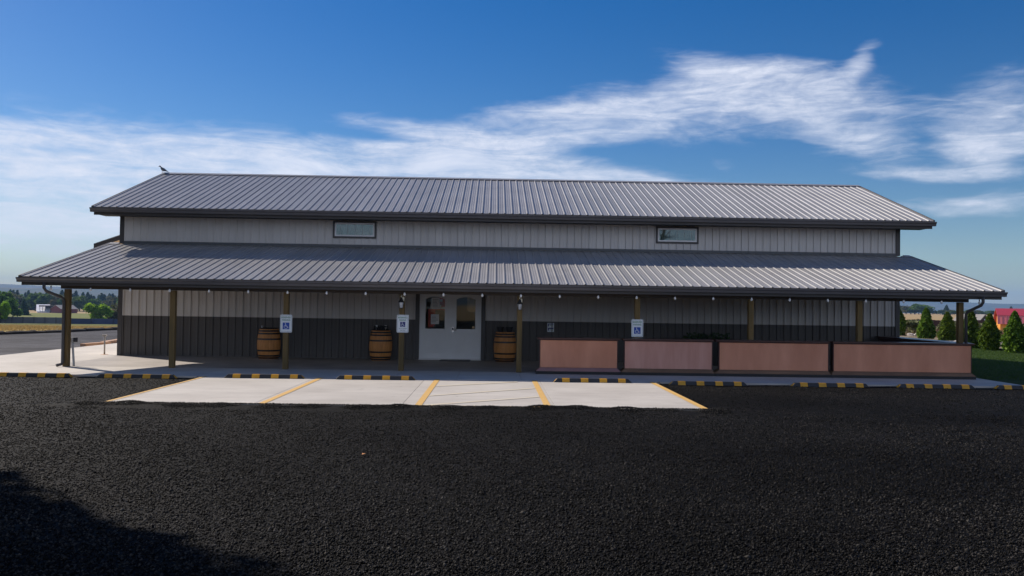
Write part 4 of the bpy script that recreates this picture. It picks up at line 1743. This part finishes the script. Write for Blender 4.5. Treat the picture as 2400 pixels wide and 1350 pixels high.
plant_tree('olive', x, y, 7.2, 8.6, 'round_tree', 'dull green rounded tree right of the bright one, near the building corner', None, 1, ground_z(x, y) - 1.7)
x, y = polar(-23.6, 300)
plant_tree('rust', x, y, 7.4, 6.5, 'round_tree', 'rust coloured tree next to the left corner of the building', None, 0)
for i, (az, d, hh) in enumerate(((-27.9, 585, 8.6), (-27.4, 590, 9.2), (-26.95, 595, 8.0), (-26.5, 600, 8.4))):
    x, y = polar(az, d)
    plant_tree('olive' if i % 2 == 0 else 'broad', x, y, hh, hh * 1.0, 'garden_tree', 'tree beside the far houses on the left', 'trees beside the far houses', i)

# right-hand tree line and hedge
for i in range(46):
    az = 24.0 + 9.5 * (i + rnd.uniform(-.35, .35)) / 46
    d = rnd.uniform(700, 860)
    x, y = polar(az, d)
    tall = 1.0 if az < 28.2 else .55
    hh = rnd.uniform(5.5, 9.2) * tall
    k = rnd.choice(['broad', 'olive', 'broad'])
    plant_tree(k, x, y, hh, hh * rnd.uniform(1.7, 2.6), 'field_tree', {'broad': 'green bushy tree in the line across the dry field on the right', 'olive': 'dull olive bushy tree in the line across the dry field on the right'}[k],
               'tree line across the right field', i)
for (az, hh) in ((29.1, 8.4), (32.5, 7.6)):
    x, y = polar(az, 760)
    plant_tree('conifer', x, y, hh, hh * 1.6, 'field_conifer', 'dark conifer standing above the tree line %s' % ('behind the right porch post' if az < 30 else 'left of the red roofed shed'), None, 0)

# arborvitae row
arb = [(26.9, 29.6, 1.95, 'arborvitae half hidden by the right corner of the building, first of the row'),
       (25.95, 24.2, 1.92, 'pointed arborvitae, tallest one seen through the right porch opening'),
       (25.7, 21.4, 1.68, 'rounder arborvitae just left of the right corner post'),
       (22.95, 14.4, 1.80, 'arborvitae directly right of the right corner post and downspout'),
       (22.75, 12.5, 1.66, 'arborvitae with a reddish patch, before the pale rock pile, second from the right edge'),
       (22.6, 10.4, 1.78, 'arborvitae in front of the orange shed, nearest the right frame edge'),
       (22.4, 8.2, 1.72, 'arborvitae continuing the row just beyond the right frame edge')]
for i, (x, y, h, lab) in enumerate(arb):
    plant_tree('column', x, y, h * 1.02, h * [1.15, 1.12, 1.25, 1.22, 1.22, 1.22, 1.2][i], 'arborvitae', lab, 'row of arborvitae beside the lawn', i, -.07)

# two trees left of the lot, out of frame, whose shade falls on the gravel
for i, (x, y, h, w) in enumerate(((-18.6, -11.7, 14.5, 9.4), (-16.9, -14.5, 14.0, 9.4), (-15.2, -12.5, 18.0, 8.0))):
    b = D.objects
    t = plant_tree('shade', x, y, h, w, 'shade_tree', 'leafy tree beside the gravel lot beyond the left frame edge', 'shade trees left of the lot', i, -.05, 1.1 * i)
# bare tree behind the camera that shows in the clerestory glass
t = tag(empty('bare_tree', (11.6, -38.0, -.1)), 'bare branching tree behind the viewpoint, mirrored in the right clerestory window', 'tree')
b = mb('bark')
b.tube([(0, 0, 0), (.05, 0, 2.5), (.1, .1, 4.5), (.5, 0, 6.2), (1.0, 0, 7.6), (1.2, 0, 9.5)], [.28, .23, .19, .15, .11, .04], 9)
b.build('trunk', t, smooth=True)
b = mb('bark')
rnd2 = random.Random(2)
for k in range(22):
    z = rnd2.uniform(3.6, 8.6)
    x0 = np.interp(z, [0, 4.5, 6.2, 7.6, 9.5], [0, .1, .5, 1.0, 1.2])
    a = rnd2.uniform(0, 6.28)
    l_ = rnd2.uniform(.8, 2.0)
    p = [Vector((x0, 0, z))]
    for q in range(4):
        p.append(p[-1] + Vector((math.cos(a) * l_ / 4, math.sin(a) * l_ / 4, rnd2.uniform(.0, .4))))
        a += rnd2.uniform(-.5, .5)
    b.tube(p, [.06, .045, .03, .02, .008], 5)
b.build('branches', t)

# sage shrubs and tall dry grass behind the arborvitae
rndn = np.random.default_rng(44)
sh = []
for s in (0, 1):
    p = crown_points('broad', 1500, rndn)
    v, f = leaf_quads(p, .075, rndn, .8, 2.6)
    sh.append(fast_mesh('shrub', v, f, MT['f_sage'], 4))
spots = [(28.6, 30.5, 1.3), (29.4, 28.2, 1.1), (28.8, 26.2, 1.35), (29.6, 24.2, 1.2), (28.4, 22.6, 1.0), (27.9, 20.6, .9), (28.6, 18.4, .9), (29.6, 17.0, .8), (30.2, 20.5, 1.3)]
for i, (x, y, s) in enumerate(spots):
    o = link('shrub', sh[i % 2], None, (x, y, -.25))
    o.scale = (s * 1.7, s * 1.7, s * 1.05)
    o.rotation_euler = (0, 0, i * 1.7)
    tag(o, 'sage green shrub in the rough ground behind the arborvitae', 'shrub', 'sage shrubs behind the arborvitae')


def blades(name, n, area, h0, h1, w, mat, seed, lean=.25, zf=None):
    r = np.random.default_rng(seed)
    x = r.uniform(area[0], area[1], n)
    y = r.uniform(area[2], area[3], n)
    z = np.zeros(n) if zf is None else np.array([zf(a, b) for a, b in zip(x, y)])
    h = r.uniform(h0, h1, n)
    a = r.random(n) * 6.283
    lx, ly = r.normal(size=n) * lean * h, r.normal(size=n) * lean * h
    dx, dy = np.cos(a) * w, np.sin(a) * w
    v = np.stack([np.stack([x - dx, y - dy, z], 1), np.stack([x + dx, y + dy, z], 1), np.stack([x + lx, y + ly, z + h], 1)], 1).reshape(-1, 3)
    o = link(name, fast_mesh(name, v, np.arange(3 * n).reshape(-1, 3), MT[mat], 3))
    return tag(o, kind='stuff')


blades('lawn_grass', 60000, (12.4, 23.6, -4, 18), .03, .07, .006, 'f_lawn', 3, .4, lambda a, b: -.075)
blades('dry_grass', 16000, (27, 36, 12, 36), .5, 1.25, .012, 'f_dry', 4, .25, lambda a, b: ground_z(a, b) - .05)
o = blades('grass_tufts', 26000, (-60, -22, 15, 75), .10, .32, .03, 'f_tuft', 6, .5, lambda a, b: ground_z(a, b) + .01 if a < -23.5 - max(0, (b - 22)) * -.1 else -5)

# rocks and driftwood
def rock_mesh(seed):
    r = np.random.default_rng(seed)
    import bmesh
    bmx = bmesh.new()
    bmesh.ops.create_icosphere(bmx, subdivisions=2, radius=.5)
    ph = r.uniform(0, 6, 6)
    for v in bmx.verts:
        c_ = v.co
        k = 1 + .18 * math.sin(c_.x * 5 + ph[0]) + .15 * math.sin(c_.y * 6 + ph[1]) + .15 * math.sin(c_.z * 7 + ph[2])
        v.co = c_ * k
        v.co.z *= .65
    me = D.meshes.new('rock')
    bmx.to_mesh(me)
    bmx.free()
    me.materials.append(MT['rock'])
    return me


rocks = [rock_mesh(s) for s in range(4)]
rnd = random.Random(77)
places = []
for k in range(22):
    places.append((rnd.uniform(23.6, 26.6), rnd.uniform(9.4, 18.5), rnd.uniform(.25, .62)))
places += [(27.2, 28.2, .5), (27.6, 27.4, .4), (27.0, 26.4, .45)]
for k, (x, y, s) in enumerate(places):
    o = link('rock', rocks[k % 4], None, (x, y, .05))
    o.scale = (s * rnd.uniform(.9, 1.7), s, s * rnd.uniform(.6, 1.0))
    o.rotation_euler = (rnd.uniform(-.3, .3), rnd.uniform(-.3, .3), rnd.uniform(0, 6))
    tag(o, 'pale rock in the rubble strip behind the arborvitae row', 'rock', 'rocks in the rubble strip')
for k, (pts, r, lab) in enumerate((
        ([(27.0, 27.6, .12), (27.3, 27.7, .32), (27.5, 27.7, .10), (27.9, 27.9, .08), (28.3, 28.2, .25), (28.5, 28.2, .42)], [.05, .06, .07, .07, .05, .02], 'bleached curved driftwood branch seen past the right corner of the building'),
        ([(23.55, 11.2, .05), (23.9, 12.3, .30), (24.2, 13.2, .48)], [.14, .15, .12], 'bleached log leaning on the rock pile between two arborvitae'),
        ([(23.5, 10.9, .08), (24.0, 11.5, .14), (24.6, 12.2, .45)], [.12, .13, .10], 'bleached log lying low at the foot of the rock pile'),
        ([(24.0, 12.6, .55), (24.7, 12.3, .62), (25.2, 12.2, .50)], [.10, .12, .08], 'short bleached log on top of the rock pile'))):
    b = mb('driftwood')
    b.tube(pts, r, 9)
    tag(b.build('driftwood', smooth=True), lab, 'driftwood')

# ------------------------------------------------------------------ shed, far buildings, fences
def gable_house(name, x, y, L, Dp, wall_h, roof_h, wm, rm, label, rz=0, z=None, windows=()):
    t = tag(empty(name, (x, y, ground_z(x, y) if z is None else z), rz), label, 'house')
    b = mb(wm)
    b.extrude([(-Dp / 2, -1), (Dp / 2, -1), (Dp / 2, wall_h), (0, wall_h + roof_h - .12), (-Dp / 2, wall_h)], 'x', -L / 2, L / 2)
    b.build('wall', t)
    b = mb(rm)
    o = .35
    k = roof_h / (Dp / 2)
    b.extrude([(-Dp / 2 - o, wall_h - k * o + .05), (0, wall_h + roof_h + .05), (Dp / 2 + o, wall_h - k * o + .05), (Dp / 2 + o, wall_h - k * o - .12), (0, wall_h + roof_h - .12), (-Dp / 2 - o, wall_h - k * o - .12)], 'x', -L / 2 - o, L / 2 + o)
    b.build('roof', t)
    for (wx, wz, ww, wh) in windows:
        b = mb('trim')
        b.box(wx, wx + ww, -Dp / 2 - .05, -Dp / 2 + .05, wz, wz + wh)
        b.build('window', t)
    return t


# gambrel shed on the right
SX, SY = 38.0, 36.4
sz = ground_z(SX + 3, SY)
sh_ = tag(empty('garden_shed', (SX, SY, sz), rad(-27)), 'orange shed with a red gambrel metal roof at the right frame edge', 'shed')
wt = 0.86 - sz
b = mb('shedorange')
b.box(.15, 7.2, .15, 3.2, -.3, wt)
b.extrude([(.15, wt), (.15 + .30, wt + .55), (1.68, wt + 1.0), (3.2 - .3, wt + .55), (3.2, wt)], 'x', .15, .25)
b.build('wall', sh_)
lo, up = mb('shedred'), mb('shedred')
n = 26
wS = 7.5 / n
for i in range(n):
    x = -.05 + i * wS
    b = mb('shedred_lit')
    b.extrude([(-.02, wt - .06), (.30, wt + .60), (.30, wt + .57), (-.02, wt - .09)], 'x', x, x + wS - .012)
    b.extrude([(-.045, wt - .06), (.28, wt + .61), (.30, wt + .60), (-.02, wt - .06)], 'x', x, x + .035)
    b.build('roof_panel', sh_)
b = mb('shedred')
b.extrude([(.26, wt + .59), (1.68, wt + 1.12), (3.1, wt + .59), (3.4, wt - .06), (3.36, wt - .06), (3.05, wt + .56), (1.68, wt + 1.08), (.30, wt + .565)], 'x', -.05, 7.45)
b.build('upper_roof', sh_)
for x in (1.45, 2.35):
    b = mb('shedorange')
    b.box(x, x + .86, .10, .148, .05, wt - .12)
    d_ = b.build('door', sh_)
    b = mb('shedtrim')
    for (x0, x1, z0, z1) in ((x, x + .06, .05, wt - .12), (x + .80, x + .86, .05, wt - .12), (x + .06, x + .80, wt - .18, wt - .12), (x + .06, x + .80, .05, .12), (x + .06, x + .80, wt * .45, wt * .45 + .06)):
        b.box(x0, x1, .085, .099, z0, z1)
    b.build('trim', d_)

gx, gy = 89.6, 124
gz = ground_z(gx, gy)
g_ = tag(empty('grey_barn', (gx, gy, gz)), 'low building with a grey gabled roof in the dry field on the right', 'building')
top = 1.12 - gz
b = mb('brownwall')
b.extrude([(-2.0, -.5), (2.0, -.5), (2.0, top - 1.2), (.15, top - .1), (-2.0, top - 1.2)], 'y', 0, 4.2)
b.build('wall', g_)
b = mb('greyroof')
b.extrude([(-2.4, top - 1.38), (.15, top), (2.3, top - 1.32), (2.3, top - 1.45), (.15, top - .12), (-2.4, top - 1.5)], 'y', -.3, 4.5)
g2 = b.build('roof', g_)
g_.rotation_euler = (0, 0, rad(35))
b = mb('whitewall')
b.box(.3, 1.5, -.06, -.01, .1, .7)
b.build('pale_panel', g_)

fx = tag(empty('board_fence', (30, 46, 0)), 'low dark maroon board fence behind the dry grass on the right', 'fence')
x = 0.0
while x < 34:
    gz = ground_z(30 + x, 46 + .25 * x)
    h = .86 + .05 * math.sin(x)
    b = mb('maroonfence')
    b.box(x, x + .46, .25 * x, .25 * x + .03, gz - .3, h - (0.0 if x < 40 else 0))
    b.build('fence_board', fx)
    x += .48

# fences beyond the path on the left
def run_fence(name, pts, h, m, label, step=3.0):
    t = tag(empty(name, (pts[0][0], pts[0][1], 0)), label, 'fence')
    ox, oy = pts[0]
    for (a, b_) in zip(pts[:-1], pts[1:]):
        L = math.hypot(b_[0] - a[0], b_[1] - a[1])
        k = max(1, int(round(L / step)))
        for i in range(k):
            p = (a[0] + (b_[0] - a[0]) * i / k, a[1] + (b_[1] - a[1]) * i / k)
            q = (a[0] + (b_[0] - a[0]) * (i + 1) / k, a[1] + (b_[1] - a[1]) * (i + 1) / k)
            zp, zq = ground_z(*p), ground_z(*q)
            bb = mb(m)
            n = len(bb.v)
            for (u, zz) in ((p, zp), (q, zq)):
                bb.v += [(u[0] - ox, u[1] - oy, zz - .05), (u[0] - ox, u[1] - oy + .04, zz - .05), (u[0] - ox, u[1] - oy + .04, zz + h), (u[0] - ox, u[1] - oy, zz + h - random.uniform(0, .12))]
            for f in ((0, 3, 2, 1), (4, 5, 6, 7), (0, 4, 7, 3), (3, 7, 6, 2), (2, 6, 5, 1), (1, 5, 4, 0)):
                bb.face([n + j for j in f])
            bb.build('fence_panel', t)
            bb = mb('fencepost')
            bb.tube([(p[0] - ox, p[1] - oy - .05, zp - .1), (p[0] - ox, p[1] - oy - .05, zp + h + .1)], .06, 6)
            bb.build('fence_post', t)
    return t


run_fence('windscreen_fence', [(-124, 160), (-110, 160), (-96, 161)], 1.6, 'fencefabric', 'grey fabric covered fence with dark posts at the far left', 2.2)
run_fence('windscreen_fence', [(-95.6, 161), (-88, 166), (-78, 190), (-66, 220)], 1.45, 'fenceblue', 'dark blue fabric covered fence seen through the left porch opening', 4)

gable_house('white_roofed_barn', -261.6, 458, 6.2, 20, 1.0, 3.7, 'whitewall', 'whitewall', 'low barn with a bright white roof beyond the green meadow on the left', rad(29))
t = tag(empty('carport', (-255, 452, ground_z(-255, 452))), 'dark open carport with pale posts right of the white house', 'carport')
b = mb('brownwall')
b.box(-4.2, 5.2, -3, 3, 3.6, 4.3)
b.box(-3.6, 5.0, 2.5, 3, -.6, 3.6)
b.build('roof', t)
for x in (-3.8, -2.2, 4.6):
    b = mb('whitewall')
    b.box(x - .16, x + .16, -2.9, -2.6, -.6, 3.6)
    b.build('post', t)
gable_house('red_house', -245.5, 450, 10, 9, 2.6, 2.0, 'redwall', 'greyroof', 'low dark red house with a grey roof beyond the meadow, left of the corner post', rad(62))

# street lamp and roadside sign
lx, ly = polar(-26.9, 330)
t = tag(empty('street_lamp', (lx, ly, ground_z(lx, ly))), 'thin pale street lamp standing among the trees seen through the left porch opening', 'street lamp')
b = mb('conduit')
b.tube([(0, 0, 0), (0, 0, 6.2)], [.12, .08], 8)
b.build('pole', t)
b = mb('white')
b.tube([(0, 0, 6.2), (-.5, 0, 6.5), (-1.3, 0, 6.3)], [.07, .06, .16], 7)
b.build('lamp_arm', t)
rx, ry = polar(-23.62, 150)
t = tag(empty('road_sign', (rx, ry, ground_z(rx, ry))), 'white roadside sign with a green patch on a teal post next to the building corner', 'sign')
b = mb('whitewall')
b.box(-.75, .75, -.06, .06, 1.1, 2.55)
b.build('panel', t)
b = mb('signgreen')
b.box(-.2, .7, -.08, -.065, 1.25, 1.65)
b.build('green_patch', t)
b = mb('greenroad')
b.box(-.5, .5, -.05, .05, -.2, 1.1)
b.build('post', t)

# ------------------------------------------------------------------ loose stones on the lot (real geometry, one mass)
def loose_stones(n, seed):
    r = np.random.default_rng(seed)
    d = 4.6 * (15.5 / 4.6) ** (r.random(n) ** 0.92)
    x = CX + r.uniform(-1, 1, n) * (0.72 * d + 1.2)
    y = CY + d
    keep = y < -11.58
    # a denser windrow against the pad
    m = n // 9
    x = np.concatenate([x[keep], r.uniform(-7.5, 3.5, m)])
    y = np.concatenate([y[keep], -11.50 - np.abs(r.normal(size=m)) * .22])
    q = n // 4
    xs_ = r.uniform(-16, 16, q)
    ys_ = r.uniform(-11.5, -6.62, q)
    ok = (xs_ < -7.25) | (xs_ > 3.25)
    x = np.concatenate([x, xs_[ok]])
    y = np.concatenate([y, ys_[ok]])
    n = len(x)
    z = np.array([lot_z(a, b) for a, b in zip(x, y)])
    z = np.maximum(z, np.where((y > -11.58) & (x > -7.3) & (x < 3.3), 0.0, -1))
    s = r.uniform(.0042, .0128, n) * np.where(r.random(n) > .988, 1.6, 1)
    base = np.array([(1, 0, 0), (-1, 0, 0), (0, 1, 0), (0, -1, 0), (0, 0, 1), (0, 0, -1)], dtype=float)
    v = base[None] * s[:, None, None] * r.uniform(.65, 1.3, (n, 6, 3))
    v += r.normal(size=(n, 6, 3)) * s[:, None, None] * .22
    a = r.random(n) * 6.283
    ca, sa = np.cos(a)[:, None], np.sin(a)[:, None]
    vx = v[:, :, 0] * ca - v[:, :, 1] * sa
    vy = v[:, :, 0] * sa + v[:, :, 1] * ca
    v = np.stack([vx + x[:, None], vy + y[:, None], v[:, :, 2] * .85 + (z + s * .45)[:, None]], axis=2).reshape(-1, 3)
    tri = np.array([(0, 2, 4), (2, 1, 4), (1, 3, 4), (3, 0, 4), (2, 0, 5), (1, 2, 5), (3, 1, 5), (0, 3, 5)])
    f = (tri[None] + (np.arange(n) * 6)[:, None, None]).reshape(-1, 3)
    return fast_mesh('loose_gravel', v, f, MT['stone'], 3)


def stone_material():
    m = D.materials.new('loose_basalt')
    m.use_nodes = True
    t = NT(m.node_tree)
    b = t.n['Principled BSDF']
    b.inputs['Roughness'].default_value = 0.7
    b.inputs['Specular IOR Level'].default_value = 0.08
    geo = t.node('ShaderNodeNewGeometry')
    rp = geo.outputs['Random Per Island']
    col = t.mix(t.math('POWER', rp, 2.6), (0.0016, 0.0016, 0.0016, 1), (0.054, 0.050, 0.0455, 1))
    col = t.mix(t.math('GREATER_THAN', rp, 0.9965), col, (0.085, 0.075, 0.064, 1))
    h = t.node('ShaderNodeHueSaturation')
    t.l.new(col, h.inputs['Color'])
    t.l.new(t.rng(t.noise(t.mapping(geo.outputs['Position'], scale=(.6, 1.2, 1)), 0.26, 6, 0.62), 0.34, 0.66, 0.5, 1.5), h.inputs['Value'])
    t.l.new(h.outputs[0], b.inputs['Base Color'])
    return m


MT['stone'] = stone_material()
tag(link('loose_gravel', loose_stones(235000, 5)), kind='stuff')

# ------------------------------------------------------------------ haze: one closed box of thin air round everything
b = MB()
b.box(-7600, 7600, -7600, 7600, -34, 175)
hz = b.build('haze')
hm = D.materials.new('haze_air')
hm.use_nodes = True
t = NT(hm.node_tree)
t.n.clear()
pv_ = t.node('ShaderNodeVolumePrincipled')
pv_.inputs['Color'].default_value = (0.32, 0.57, 1.0, 1)
pv_.inputs['Density'].default_value = 0.00014
pv_.inputs['Anisotropy'].default_value = 0.0
out = t.node('ShaderNodeOutputMaterial')
t.l.new(pv_.outputs[0], out.inputs['Volume'])
hz.data.materials.append(hm)
tag(hz, kind='stuff')
